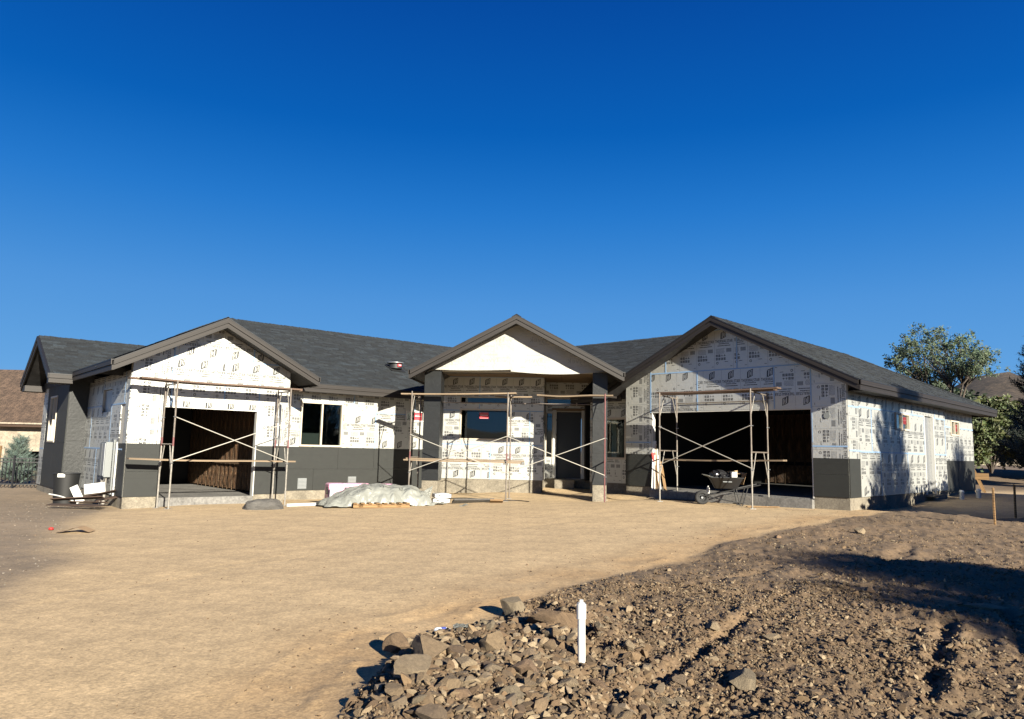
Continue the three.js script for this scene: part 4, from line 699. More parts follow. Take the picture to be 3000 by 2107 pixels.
// ================= things on the ground before the house
const onG = (x, z, dy = 0) => [x, gh(x, z) + dy, z];
{ // covered pile on a pallet
  const cx = -3.72, cz = -21.15, turn = 0.5, t = thing('tarp_covered_pile', 'low heap of building material under a pale silver tarp, by the porch column', 'covered pile', onG(cx, cz), turn);
  const nu = 90, nv = 60, pos = [], uv = [], idx = [];
  for (let i = 0; i <= nu; i++) for (let j = 0; j <= nv; j++) {
    const u = (i / nu) * 2 - 1, v = (j / nv) * 2 - 1, along = 0.5 + 0.5 * smooth(-1, -0.1, u) - 0.1 * smooth(0.5, 1, u), end = Math.pow(clamp(1 - Math.abs(u) ** 3.2), 0.62), edge = Math.pow(clamp(1 - Math.abs(v) ** 2.6), 0.7);
    const hgt = 0.47 * along * end * edge, fold = (0.03 + 0.06 * (1 - edge)) * Math.sin(u * 23 + v * 3 + 6 * fbm3(u * 2.4, v * 2, 1, 3)) * (0.4 + 0.6 * Math.abs(v)) + 0.1 * fbm3(u * 2.2 + v, v * 1.8, 4.4, 3) + 0.07 * Math.abs(fbm3(u * 4.5 + v * 2, v * 2.4, 9.4, 3));
    const drape = 0.06 * Math.pow(1 - edge, 0.6) * Math.abs(Math.sin(u * 11 + 3 * fbm3(u * 3, 1, v * 2, 2)));
    const w = 0.78 * (0.82 + 0.18 * along) + 0.07 * Math.sin(u * 9 + v) * Math.abs(v);
    pos.push(u * 1.55 + 0.05 * Math.sin(v * 6) * Math.abs(u), Math.max(0.012 + 0.02 * Math.abs(fold), 0.1 + hgt - 0.1 * (1 - edge * end) + (fold + drape) * Math.min(1, hgt * 5 + 0.3)), v * w); uv.push(i / nu, 1 - j / nv);
  }
  for (let i = 0; i < nu; i++) for (let j = 0; j < nv; j++) { const a = i * (nv + 1) + j; idx.push(a, a + 1, a + nv + 1, a + 1, a + nv + 2, a + nv + 1); }
  const g = new THREE.BufferGeometry(); g.setAttribute('position', new THREE.Float32BufferAttribute(pos, 3)); g.setAttribute('uv', new THREE.Float32BufferAttribute(uv, 2)); g.setIndex(idx); g.computeVertexNormals(); part(t, 'tarp', g, M.tarp);
  part(t, 'bunched_corner', (() => { const q = new THREE.ConeGeometry(0.2, 0.5, 12, 6), p = q.attributes.position; for (let i = 0; i < p.count; i++) { const k = 1 + 0.35 * Math.sin(Math.atan2(p.getZ(i), p.getX(i)) * 5); p.setXYZ(i, p.getX(i) * k, p.getY(i), p.getZ(i) * k * 0.5); } q.computeVertexNormals(); return q.rotateZ(-0.7).translate(1.5, 0.34, 0.1); })(), M.tarp);
  const pl = thing('pallet', 'wooden pallet sticking out under the front of the silver tarp', 'pallet', onG(-3.55, -20.62, 0), 0.32);
  for (const z of [-0.5, 0, 0.5]) part(pl, 'runner', box(1.5, 0.09, 0.04, 0, 0.06, z, rnd() * 4), M.newwood);
  for (const x of [-0.55, -0.05, 0.45]) part(pl, 'block', box(0.12, 0.088, 0.12, x, 0.062, 0.46, rnd() * 4), M.newwood);
  for (let i = 0; i < 8; i++) part(pl, 'slat', box(0.1, 0.018, 1.1, -0.7 + i * 0.2, 0.116, 0.02, rnd() * 4), M.newwood);
  for (const z of [-0.5, 0.5]) part(pl, 'slat', box(1.5, 0.016, 0.09, 0, 0.008, z, rnd() * 4), M.newwood);
  const pk = single('insulation_bundle', new RoundedBoxGeometry(1.2, 0.58, 0.55, 3, 0.07), M.pink, 'pink wrapped insulation bundle with black print behind the silver tarp', 'insulation bundle', onG(-4.72, -21.95, 0.29), 0.45);
  const P = pk.geometry.attributes.position; for (let i = 0; i < P.count; i++) P.setXYZ(i, P.getX(i), P.getY(i) + 0.02 * fbm3(P.getX(i) * 4, P.getZ(i) * 4, 2), P.getZ(i)); pk.geometry.computeVertexNormals();
  single('insulation_bundle', new RoundedBoxGeometry(0.6, 0.54, 0.5, 3, 0.07), M.pink, 'smaller pink insulation bundle peeking over the top of the tarp heap', 'insulation bundle', onG(-3.75, -22.45, 0.27), 0.2);
}
for (const [x, z, y, tn, lab] of [[-2.02, -22.35, 0.075, 0.2, 'lower black and white printed bag of the little stack right of the tarp'], [-2.0, -22.38, 0.215, 0.32, 'upper black and white printed bag of the little stack right of the tarp']]) single('bag', (() => { const g = new THREE.BoxGeometry(0.52, 0.14, 0.36, 6, 3, 5), p = g.attributes.position; for (let i = 0; i < p.count; i++) { const k = 1 - 0.35 * (p.getX(i) / 0.26) ** 4; p.setY(i, p.getY(i) * k + 0.012 * fbm3(p.getX(i) * 7, y * 9, p.getZ(i) * 7)); } g.computeVertexNormals(); return g; })(), M.bag, lab, 'bag', onG(x, z, y), tn);
single('plastic_scrap', (() => { const g = new THREE.PlaneGeometry(0.75, 0.5, 24, 16).rotateX(-Math.PI / 2), p = g.attributes.position; for (let i = 0; i < p.count; i++) p.setY(i, 0.03 + 0.14 * Math.abs(fbm3(p.getX(i) * 5, 3, p.getZ(i) * 5))); g.computeVertexNormals(); return g; })(), M.tarp, 'crumpled pale plastic sheet on the ground between tarp heap and bags', 'plastic sheet', onG(-2.2, -21.6), 0.4);
single('scrap_board', board(V(-0.62, 0.06, 0.1), V(0.62, 0.06, -0.1), 0.22, 0.05, -0.5, 2), M.mortar, 'grey dirty plank lying on the dirt before the porch scaffold', 'board', onG(-1.05, -22.15), 0.25);
single('scrap_board', board(V(-0.18, 0.05, 0), V(0.2, 0.05, 0), 0.2, 0.045, -0.4, 5), M.newwood, 'short fresh orange board at the end of the grey plank', 'board', onG(-0.38, -22.1), 0.1);
single('paper_scrap', (() => { const g = new THREE.PlaneGeometry(0.24, 0.12, 6, 4).rotateX(-1.3), p = g.attributes.position; for (let i = 0; i < p.count; i++) p.setY(i, 0.03 + p.getY(i) + 0.03 * Math.sin(p.getX(i) * 25)); g.computeVertexNormals(); return g; })(), M.tarp, 'small white paper scrap on the dirt in front of the grey plank', 'paper', onG(-1.25, -20.9), 0.3);
{ // white drain pipe
  const a = V(-6.05, 0, -20.55), b = V(-5.05, 0, -21.35); a.y = gh(a.x, a.z) + 0.03; b.y = gh(b.x, b.z) + 0.03; const t = thing('drain_pipe', 'white plastic drain pipe lying by the front wall with its end turned up', 'pipe', a.toArray());
  part(t, 'pipe', bar(V(0, 0, 0), b.clone().sub(a), 0.045, 14), M.pvc); const e = b.clone().sub(a); part(t, 'elbow', new THREE.SphereGeometry(0.06, 14, 10).translate(e.x, e.y, e.z), M.pvc); part(t, 'riser', bar(e, e.clone().add(V(0.02, 0.42, 0)), 0.05, 14), M.pvc);
}
single('mortar_mound', (() => { const g = new THREE.SphereGeometry(0.5, 40, 20, 0, 6.3, 0, 1.57), p = g.attributes.position; for (let i = 0; i < p.count; i++) { const x = p.getX(i), y = p.getY(i), z = p.getZ(i), n = 1 + 0.25 * fbm3(x * 4, y * 4, z * 4); p.setXYZ(i, x * 1.05 * n, Math.min(y * 0.62, 0.26) * n, z * 0.75 * n); } g.computeVertexNormals(); return g; })(), M.mortar, 'grey lump of dried mortar by the right leg of the single garage scaffold', 'mortar lump', onG(-6.35, -19.55, -0.02), 0.6);
{ // black bin and rubbish at the far left corner
  const p = W(FL, -0.72, 0, -3.3), t = thing('trash_bin', 'black plastic trash bin against the dark bay wall', 'bin', onG(p.x, p.z), 0.5);
  part(t, 'body', new THREE.CylinderGeometry(0.34, 0.28, 0.86, 24, 6, true).translate(0, 0.43, 0), std({ color: rgb(0.007, 0.0075, 0.0075), roughness: 0.65, side: THREE.DoubleSide })); part(t, 'rim', new THREE.TorusGeometry(0.342, 0.018, 8, 28).rotateX(Math.PI / 2).translate(0, 0.86, 0), M.blackplastic); part(t, 'liner', new THREE.CylinderGeometry(0.33, 0.33, 0.02, 20).translate(0, 0.78, 0), M.blackplastic); part(t, 'label', box(0.18, 0.1, 0.01, -0.12, 0.82, 0.345), M.white);
  const q = (a, b) => W(FL, a, 0, b).add(V(0.75, 0, -0.1));
  let c = q(-1.0, -1.75); single('foam_box', new RoundedBoxGeometry(0.5, 0.27, 0.2, 2, 0.012).rotateZ(0.14).rotateX(-0.15), M.white, 'white foam box thrown on the brown boards below the service panel', 'box', onG(c.x, c.z, 0.45), 0.35);
  c = q(-1.35, -2.1); single('foam_sheet', new RoundedBoxGeometry(0.2, 0.5, 0.03, 2, 0.008).rotateZ(0.5).rotateX(-0.35), M.white, 'bent white foam sheet leaning beside the foam box', 'foam sheet', onG(c.x, c.z, 0.3), 0.3);
  const labs = ['long dark board on top of the rubbish heap in the left corner', 'split brown board low in the rubbish heap in the left corner', 'short broken board sticking out of the rubbish heap to the right', 'tilted brown board end in the rubbish heap beneath the service panel', 'thin dark board lying along the front of the left rubbish heap'];
  [[-1.5, -1.2, 1.3, 0.2, 0.2, 0.1], [-1.3, -0.9, 1.1, 0.12, -0.1, 0.04], [-0.75, -1.0, 0.7, 0.22, 0.5, 0.3], [-0.95, -1.3, 0.8, 0.3, 0.25, 0.35], [-1.6, -0.8, 1.5, 0.06, 0.05, 0.02]].forEach(([a, b, L, y, tn, tilt], i) => { const s = q(a, b); single('rubbish_board', board(V(-L / 2, -tilt * L / 3, 0), V(L / 2, tilt * L / 3, 0), 0.2, 0.025, rr(-0.4, 0.2), i * 2), M.oldboard, labs[i], 'board', onG(s.x, s.z, y + 0.04), tn - 0.2); });
  c = q(-1.75, -1.9); single('foam_strip', new THREE.TubeGeometry(new THREE.CatmullRomCurve3([V(-0.35, 0.22, 0), V(0, 0.17, 0.03), V(0.35, 0.06, 0)]), 12, 0.02, 6), M.white, 'thin white strip lying across the rubbish heap before the bin', 'strip', onG(c.x, c.z, 0.1), -0.1);
  
}
single('cardboard', (() => { const g = new THREE.PlaneGeometry(0.55, 0.36, 8, 4).rotateX(-Math.PI / 2), p = g.attributes.position; for (let i = 0; i < p.count; i++) { const x = p.getX(i); p.setY(i, 0.02 + 0.09 * Math.max(0, 1 - Math.abs(x - 0.05) / 0.22)); } g.computeVertexNormals(); return g; })(), M.cardboard, 'folded piece of brown cardboard at the left edge of the sandy drive', 'cardboard', onG(-7.75, -13.6), 0.2);
single('red_scrap', (() => { const g = new THREE.IcosahedronGeometry(0.045, 2), p = g.attributes.position; for (let i = 0; i < p.count; i++) p.setXYZ(i, p.getX(i) * (1 + fbm3(p.getX(i) * 20, 1, 2)), p.getY(i) * 0.6, p.getZ(i)); g.computeVertexNormals(); return g; })(), M.red, 'small crumpled red wrapper on the gravel at far left', 'wrapper', onG(-8.35, -13.85, 0.03));
{ // bottle and clear scrap by the rubble
  const t = thing('water_bottle', 'crushed white and blue plastic bottle lying before the rubble', 'bottle', onG(-0.55, -6.5, 0.03), 0.3);
  part(t, 'body', new THREE.CapsuleGeometry(0.028, 0.07, 6, 14).rotateZ(1.57), std({ color: rgb(0.7, 0.74, 0.76), roughness: 0.2 })); part(t, 'label', new THREE.CylinderGeometry(0.0295, 0.0295, 0.04, 14, 1, true).rotateZ(1.57).translate(0.02, 0, 0), std({ color: rgb(0.08, 0.1, 0.35), roughness: 0.4 })); part(t, 'cap', new THREE.CylinderGeometry(0.013, 0.013, 0.016, 10).rotateZ(1.57).translate(0.072, 0, 0), M.white);
  single('film_scrap', (() => { const g = new THREE.PlaneGeometry(0.13, 0.07, 12, 8).rotateX(-1.4), p = g.attributes.position; for (let i = 0; i < p.count; i++) p.setY(i, 0.03 + p.getY(i) + 0.03 * fbm3(p.getX(i) * 30, 2, p.getZ(i) * 40)); g.computeVertexNormals(); return g; })(), M.tarp, 'clear crumpled film caught between the first stones of the rubble', 'film', onG(-0.36, -6.15), 0.2);
}
{ // upright white cleanout pipe
  const x = 0.54, z = -5.48, t = thing('cleanout_pipe', 'upright white plastic cleanout pipe standing in the rubble', 'pipe', onG(x, z, -0.1));
  part(t, 'pipe', bar(V(0, 0, 0), V(-0.006, 0.45, 0), 0.028, 20), M.pvc); part(t, 'coupling', bar(V(-0.006, 0.39, 0), V(-0.0068, 0.49, 0), 0.0345, 20), M.pvc); part(t, 'plug', [new THREE.CylinderGeometry(0.027, 0.027, 0.012, 20).translate(-0.007, 0.495, 0), box(0.024, 0.022, 0.024, -0.007, 0.51, 0)], M.pvc);
}
{ // wheelbarrow with its load
  const c = W(FR, -3.08, 0, 0.95), t = thing('wheelbarrow', 'loaded black wheelbarrow under the double garage scaffold', 'wheelbarrow', onG(c.x, c.z), -0.12);
  const tr = new THREE.CylinderGeometry(0.62, 0.4, 0.3, 4, 1, true).rotateY(Math.PI / 4).scale(1, 1, 0.66).translate(0.05, 0.62, 0);
  part(t, 'tray', [tr, new THREE.CylinderGeometry(0.4, 0.4, 0.01, 4).rotateY(Math.PI / 4).scale(1, 1, 0.66).translate(0.05, 0.475, 0)], std({ color: rgb(0.017, 0.017, 0.018), roughness: 0.45, side: THREE.DoubleSide }));
  part(t, 'tray_rim', [bar(V(-0.39, 0.77, 0.29), V(0.49, 0.77, 0.29), 0.013), bar(V(-0.39, 0.77, -0.29), V(0.49, 0.77, -0.29), 0.013), bar(V(-0.39, 0.77, -0.29), V(-0.39, 0.77, 0.29), 0.013), bar(V(0.49, 0.77, -0.29), V(0.49, 0.77, 0.29), 0.013)], M.blackplastic);
  part(t, 'tray_stripe', box(0.24, 0.025, 0.006, 0.06, 0.66, 0.276).rotateX(0), M.greypaint);
  for (const s of [-1, 1]) part(t, 'handle', bar(V(-0.62, 0.24, 0.06 * s), V(0.95, 0.6, 0.28 * s), 0.019), M.blackplastic);
  for (const s of [-1, 1]) { part(t, 'leg', [bar(V(0.3, 0.47, 0.22 * s), V(0.4, 0.0, 0.24 * s), 0.014), bar(V(0.62, 0.52, 0.22 * s), V(0.46, 0.0, 0.24 * s), 0.014), bar(V(0.4, 0.012, 0.24 * s), V(0.46, 0.012, 0.24 * s), 0.016)], M.blackplastic); part(t, 'strut', bar(V(-0.5, 0.24, 0.06 * s), V(0.4, 0.08, 0.2 * s), 0.012), M.blackplastic); }
  const wh = new THREE.Group(); wh.name = 'wheel'; wh.position.set(-0.6, 0.2, 0); t.add(wh); part(wh, 'tyre', new THREE.TorusGeometry(0.145, 0.055, 12, 28), M.rubber); part(wh, 'rim', new THREE.CylinderGeometry(0.1, 0.1, 0.05, 20).rotateX(Math.PI / 2), M.darkfoil); part(wh, 'hub', new THREE.CylinderGeometry(0.03, 0.03, 0.12, 12).rotateX(Math.PI / 2), M.steel);
  const q = (a, y, b) => V(a, y, b).applyAxisAngle(V(0, 1, 0), -0.12).add(t.position).toArray();
  const lump = (sx, sy, sz, sd) => { const g = new THREE.IcosahedronGeometry(1, 4), p = g.attributes.position; for (let i = 0; i < p.count; i++) { const n = 1 + 0.45 * fbm3(p.getX(i) * 2 + sd, p.getY(i) * 2, p.getZ(i) * 2); p.setXYZ(i, p.getX(i) * sx * n, p.getY(i) * sy * n, p.getZ(i) * sz * n); } g.computeVertexNormals(); return g; };
  const glossy = std({ color: rgb(0.02, 0.02, 0.022), roughness: 0.22 });
  single('garbage_bag', lump(0.26, 0.16, 0.22, 1), glossy, 'shiny black garbage bag at the front end of the wheelbarrow', 'garbage bag', q(-0.14, 0.82, 0)); single('garbage_bag', lump(0.18, 0.13, 0.2, 5), glossy, 'smaller black garbage bag in the middle of the wheelbarrow', 'garbage bag', q(0.14, 0.78, 0.03));
  single('plastic_sheet', lump(0.2, 0.02, 0.14, 9).rotateZ(-0.25), M.tarp, 'white plastic flap hanging over the front lip of the wheelbarrow', 'plastic sheet', q(-0.42, 0.8, 0.12));
  const bx = thing('cardboard_box', 'open cardboard box standing in the rear of the wheelbarrow', 'box', q(0.33, 0.64, 0), 0.1); part(bx, 'panel', box(0.3, 0.32, 0.006, 0, 0.16, -0.14).rotateZ(0.1), M.cardboard); part(bx, 'panel', box(0.006, 0.34, 0.28, 0.17, 0.17, 0).rotateZ(-0.3), M.cardboard); part(bx, 'panel', box(0.006, 0.26, 0.28, -0.15, 0.13, 0), M.cardboard); part(bx, 'flap', box(0.3, 0.006, 0.16, 0, 0.3, 0.06).rotateX(0.3), M.cardboard);
  single('white_carton', new RoundedBoxGeometry(0.16, 0.15, 0.1, 2, 0.006), M.white, 'small white carton against the cardboard box in the wheelbarrow', 'carton', q(0.25, 0.86, 0.19), 0.1);
  single('spray_bottle', [new THREE.CylinderGeometry(0.045, 0.05, 0.16, 14).translate(0, 0.08, 0), new THREE.CylinderGeometry(0.015, 0.03, 0.06, 10).translate(0, 0.19, 0)], M.white, 'white plastic bottle standing on the garage curb left of the wheelbarrow', 'bottle', W(FR, -4.05, 0.47, 0.09).toArray());
  single('board_scrap', board(V(-0.4, 0.02, 0), V(0.55, 0.02, -0.1), 0.09, 0.02), M.newwood, 'thin stick of wood on the dirt behind the wheelbarrow legs', 'stick', onG(c.x + 0.8, c.z + 0.7), 0.1);
}
{ // trim boards leaning inside the left jamb of the double garage
  const labs = ['wide white board leaning in the left corner of the double garage opening', 'cream trim board leaning second from the left jamb', 'thin tan strip leaning in the middle of the bundle', 'white trim strip leaning behind the red tool', 'pale lath leaning at a slant in the bundle', 'cream board foot spreading out at the right of the bundle'];
  [[-5.98, 1.55, 0.1, 0.05], [-5.9, 1.45, 0.07, 0.12], [-5.82, 1.4, 0.035, 0.2], [-5.75, 1.3, 0.05, 0.26], [-5.68, 1.1, 0.03, 0.32], [-5.52, 0.9, 0.09, 0.42]].forEach(([x, h, w, sl], i) => { const a = W(FR, x, 0.46, 0.1), b = W(FR, x - sl * 0.7, 0.46 + h, -0.06 - i * 0.005), c = a.clone(); single('leaning_board', board(V(0, 0.02, 0), b.clone().sub(a), w, 0.02, 0, i), i % 3 === 2 ? M.newwood : i % 2 ? M.frame : M.white, labs[i], 'board', c.toArray()); });
  const a = W(FR, -5.72, 0.46, 0.12); const t = thing('red_tool', 'red-headed tool leaning among the trim boards at the garage jamb', 'tool', a.toArray()); const up = W(FR, -6.0, 0.46 + 0.95, -0.01).sub(a); part(t, 'shaft', bar(V(0, 0, 0), up, 0.014), M.newwood); part(t, 'head', new RoundedBoxGeometry(0.13, 0.34, 0.05, 2, 0.02).rotateZ(0.2).translate(up.x, up.y + 0.06, up.z), M.red);
}
single('cord', new THREE.TubeGeometry(new THREE.CatmullRomCurve3([[-2.1, -23.4], [-1.5, -23.9], [-0.9, -23.5], [-1.3, -23.1], [-0.6, -22.7], [0.2, -23.2], [0.6, -22.6]].map(([x, z]) => V(x, gh(x, z) + 0.02, z))), 60, 0.012, 6), M.blackplastic, 'thin black cord winding over the dirt beneath the porch scaffold', 'cord');
single('cord', new THREE.TubeGeometry(new THREE.CatmullRomCurve3([[4.3, -22.3], [4.9, -22.9], [5.5, -22.5], [6.1, -22.3], [6.6, -21.6], [7.2, -21.3], [7.9, -20.6]].map(([x, z]) => V(x, gh(x, z) + 0.02, z))), 60, 0.012, 6), M.blackplastic, 'thin black cord on the dirt along the double garage curb', 'cord');
const stake = (x, z, h, label, w = 0.035) => single('survey_stake', [box(w, h, w * 0.6, 0, h / 2 - 0.05, 0).rotateZ(rr(-0.03, 0.03)), new THREE.ConeGeometry(w * 0.6, 0.03, 4).translate(0, h - 0.04, 0)], M.newwood, label, 'stake', onG(x, z), rr(0, 1));
stake(10.3, -16.0, 0.8, 'pale wooden stake in the shaded ground at right, nearest of the three', 0.055); stake(13.5, -20.1, 0.95, 'wooden stake in the shade near the right edge of the yard', 0.055); stake(10.75, -22.2, 0.42, 'short leaning stake against the stem wall of the double garage side');
single('stick', board(V(-0.3, 0.015, 0.03), V(0.3, 0.015, -0.03), 0.025, 0.015), M.plank, 'thin white stick on the sand before the double garage corner', 'stick', onG(7.5, -19.6), -0.1);
for (const [x, z, lab] of [[15.4, -25.6, 'white capped plastic pipe stub left of the pair by the rear side wall'], [16.35, -26.2, 'white capped plastic pipe stub right of the pair by the rear side wall']]) { const t = thing('pipe_stub', lab, 'pipe', onG(x, z)); part(t, 'pipe', bar(V(0, -0.1, 0), V(0, 0.26, 0), 0.075, 16), M.pvc); part(t, 'cap', new THREE.SphereGeometry(0.085, 16, 8, 0, 6.3, 0, 1.57).translate(0, 0.24, 0), M.pvc); }
{ const t = thing('sawhorse', 'raw wooden sawhorse in the sunlit dirt behind the right end of the house', 'sawhorse', onG(19.6, -31.6), -0.5); part(t, 'beam', box(0.09, 0.09, 1.1, -0.1, 0.95, 0, 2), M.newwood); part(t, 'board', box(0.75, 0.26, 0.03, 0.1, 0.66, 0.5, 4), M.newwood); for (const s of [-1, 1]) for (const z of [-0.45, 0.45]) part(t, 'leg', board(V(-0.1 + 0.05 * s, 0.95, z), V(-0.1 + 0.42 * s, 0, z + 0.02 * s), 0.04, 0.085), M.newwood); }
// ================= rocks and rubble
const rockGeos = [];
for (let k = 0; k < 9; k++) {
  const g = new THREE.IcosahedronGeometry(0.5, k < 6 ? 5 : 1), p = g.attributes.position, sq = [rr(0.55, 0.85), rr(0.75, 1.05)], planes = [];
  for (let i = 0; i < 15; i++) planes.push([V(rr(-1, 1), rr(-1, 1), rr(-1, 1)).normalize(), rr(0.22, 0.4)]);
  for (let i = 0; i < p.count; i++) { const v = V(p.getX(i), p.getY(i), p.getZ(i)); for (const [n, d] of planes) { const e = v.dot(n) - d; if (e > 0) v.addScaledVector(n, -e); } v.multiplyScalar(1.2 * (1 + 0.1 * fbm3(v.x * 3 + k, v.y * 3, v.z * 3) + 0.05 * fbm3(v.x * 11 + k, v.y * 11, v.z * 11))); p.setXYZ(i, v.x, v.y * sq[0], v.z * sq[1]); }
  g.computeVertexNormals(); const u = g.attributes.uv; for (let i = 0; i < u.count; i++) u.setXY(i, p.getX(i) + p.getY(i) * 0.6, p.getZ(i) + p.getY(i) * 0.5); rockGeos.push(k < 6 ? toCreasedNormals(g, 0.42) : toCreasedNormals(g, 0.2));
}
const rockMats = [[0.4, 0.285, 0.165], [0.27, 0.18, 0.105], [0.44, 0.335, 0.21], [0.32, 0.23, 0.145], [0.36, 0.235, 0.14], [0.34, 0.27, 0.175]].map(([r, g, b]) => std({ color: rgb(r, g, b), map: rep(T.concrete, 3), roughness: 0.95, bumpMap: rep(T.rough, 4), bumpScale: 0.008 }));
function rock(x, z, s, label, group, o = {}) {
  const m = new THREE.Mesh(rockGeos[o.g ?? (rnd() * 6) | 0], rockMats[o.m ?? (rnd() * 6) | 0]); m.name = numbered('rock'); m.castShadow = m.receiveShadow = true;
  s *= 0.9; m.scale.set(s * (o.sx ?? rr(0.8, 1.25)), s * (o.sy ?? rr(0.7, 1.1)), s * (o.sz ?? rr(0.8, 1.2))); m.rotation.set(rr(-0.4, 0.4), rr(0, 6.28), rr(-0.4, 0.4)); m.position.set(x, gh(x, z) + m.scale.y * (o.up ?? 0.13), z); scene.add(m); return tag(m, label, 'rock', group);
}
rock(-0.83, -5.85, 0.25, 'big squarish rock at the far left corner of the rubble, its shadow on the sand', null, { m: 1, sy: 1.1, up: 0.22 });
rock(0.08, -7.15, 0.3, 'large pale rounded rock on the far edge of the rubble, left of the white pipe', null, { m: 5, up: 0.25 });
rock(-0.52, -5.25, 0.26, 'broad tan rock near the left side of the rubble, below the squarish one', null, { m: 0, up: 0.25 });
rock(-0.1, -5.45, 0.22, 'tall wedge-shaped tan rock in the middle of the rubble', null, { m: 0, sy: 1.3, up: 0.22 });
rock(-0.55, -4.72, 0.3, 'flat pinkish slab rock low in the rubble', null, { m: 2, sy: 0.7, up: 0.22 });
rock(0.12, -4.85, 0.24, 'reddish brown rock with a pale ridge near the bottom middle of the rubble', null, { m: 4, up: 0.26 });
rock(1.52, -4.95, 0.27, 'flat greenish grey slab rock lying alone right of the pipe near the bottom', null, { m: 5, sx: 1.3, sy: 0.55, up: 0.2 });
rock(0.42, -6.35, 0.42, 'large earthy clod with a crumbled top left of the white pipe', null, { m: 1, sy: 0.75, up: 0.16 });
rock(0.92, -5.7, 0.16, 'angular pinkish rock just right of the foot of the white pipe', null, { m: 2 });
rock(6.55, -14.1, 0.22, 'pale lone stone on the sandy edge of the drive near the tree shadow', null, { m: 2 });
rock(4.3, -6.9, 0.26, 'long pale stone half sunk in the brown soil at right', null, { m: 2, sx: 1.6, sy: 0.4 });
const TONES = ['angular tan', 'dark brown', 'pale sandy', 'dull grey-brown', 'reddish brown', 'greenish grey'];
for (let i = 0; i < 195; i++) {   // the heap
  let x, z; do { x = rr(-0.95, 1.35); z = rr(-7.3, -4.0); } while (signedTo(EDGE_R, x, z) < 0.06 || rnd() > Math.exp(-((x - 0.0) ** 2) / 0.7 - ((z + 5.2) ** 2) / 3));
  const m = (rnd() * 6) | 0; rock(x, z, 0.045 + 0.12 * rnd() ** 2, TONES[m] + ' rock in the rubble heap round the white pipe', TONES[m] + ' rocks of the rubble heap', { up: 0.1, m });
}
for (let i = 0; i < 80; i++) {
  let x, z; do { const d = 4 + 13 * rnd() ** 1.6, a = rr(0.05, 0.72); x = d * Math.sin(a); z = -d * Math.cos(a); } while (signedTo(EDGE_R, x, z) < 0.3);
  const m = (rnd() * 6) | 0; rock(x, z, 0.05 + 0.1 * rnd() ** 2, TONES[m] + ' stone lying loose on the bare soil right of the drive', TONES[m] + ' stones scattered right of the drive', { up: 0.12, m });
}
function scatter(name, n, pick, smin, smax, pow, cols, label, cat) {
  const mat = std({ color: 0xffffff, roughness: 1, map: rep(T.concrete, 4) }), grp = [];
  const place = []; for (let i = 0; i < n; i++) { const [x, z] = pick(); place.push([x, z, smin + (smax - smin) * rnd() ** pow]); }
  const m = new THREE.InstancedMesh(rockGeos[smax > 0.05 ? 8 : 7], mat, n), q = new THREE.Object3D(), c = new THREE.Color(); m.name = numbered(name); m.castShadow = m.receiveShadow = true;
  place.forEach(([x, z, s], i) => { q.position.set(x, gh(x, z) + s * 0.1, z); q.rotation.set(rr(-1, 1), rr(0, 6.3), rr(-1, 1)); q.scale.set(s * rr(0.6, 1.6), s * rr(0.45, 1.1), s * rr(0.6, 1.4)); q.updateMatrix(); m.setMatrixAt(i, q.matrix); const k = cols[(rnd() * cols.length) | 0], v = rr(0.7, 1.2); m.setColorAt(i, c.setRGB(k[0] * v, k[1] * v, k[2] * v)); });
  scene.add(m); return tag(m, label, cat, null, 'stuff');
}
const browns = [[0.21, 0.137, 0.075], [0.24, 0.16, 0.087], [0.17, 0.11, 0.062], [0.3, 0.212, 0.122], [0.42, 0.32, 0.2], [0.22, 0.153, 0.09], [0.19, 0.124, 0.07]];
scatter('rubble', 80000, () => { for (;;) { const d = 3.2 + 17 * rnd() ** 1.7, a = rr(-0.42, 0.8), x = d * Math.sin(a), z = -d * Math.cos(a), e = signedTo(EDGE_R, x, z); if (e > 0.02 && (e > 0.25 || rnd() < 0.4) && fbm3(x * 1.1, 2.7, z * 1.1, 3) > rr(-0.3, 0.3)) return [x, z]; } }, 0.005, 0.034, 2.6, [...browns, [0.3, 0.22, 0.135]], 'loose brown gravel and clods covering the soil right of the drive', 'rubble');
scatter('fine_rubble', 30000, () => { for (;;) { const x = rr(-1.5, 3.6), z = rr(-8.5, -3.2); if (signedTo(EDGE_R, x, z) > 0.02 && fbm3(x * 1.6, 7.7, z * 1.6, 2) > rr(-0.4, 0.3)) return [x, z]; } }, 0.007, 0.04, 2, browns, 'small crumbs of soil and stone between the rocks of the rubble heap', 'rubble');
scatter('coarse_rubble', 2000, () => { for (;;) { const d = 3.4 + 13 * rnd() ** 1.5, a = rr(-0.3, 0.8), x = d * Math.sin(a), z = -d * Math.cos(a); if (signedTo(EDGE_R, x, z) > 0.1 && fbm3(x * 0.9, 4.7, z * 0.9, 3) > rr(-0.1, 0.35)) return [x, z]; } }, 0.018, 0.07, 2.4, browns, 'scattered broken stones and dry clods on the soil right of the drive', 'rubble');
scatter('heap_rubble', 2600, () => { for (;;) { const x = rr(-1.3, 1.5), z = rr(-7.4, -3.8); if (signedTo(EDGE_R, x, z) > 0.03 && rnd() < Math.exp(-((x - 0.0) ** 2) / 0.8 - ((z + 5.2) ** 2) / 3.2)) return [x, z]; } }, 0.025, 0.095, 2, [...browns, [0.33, 0.245, 0.15], [0.38, 0.29, 0.19]], 'broken fist-sized stones packed between the rocks of the heap', 'rubble');
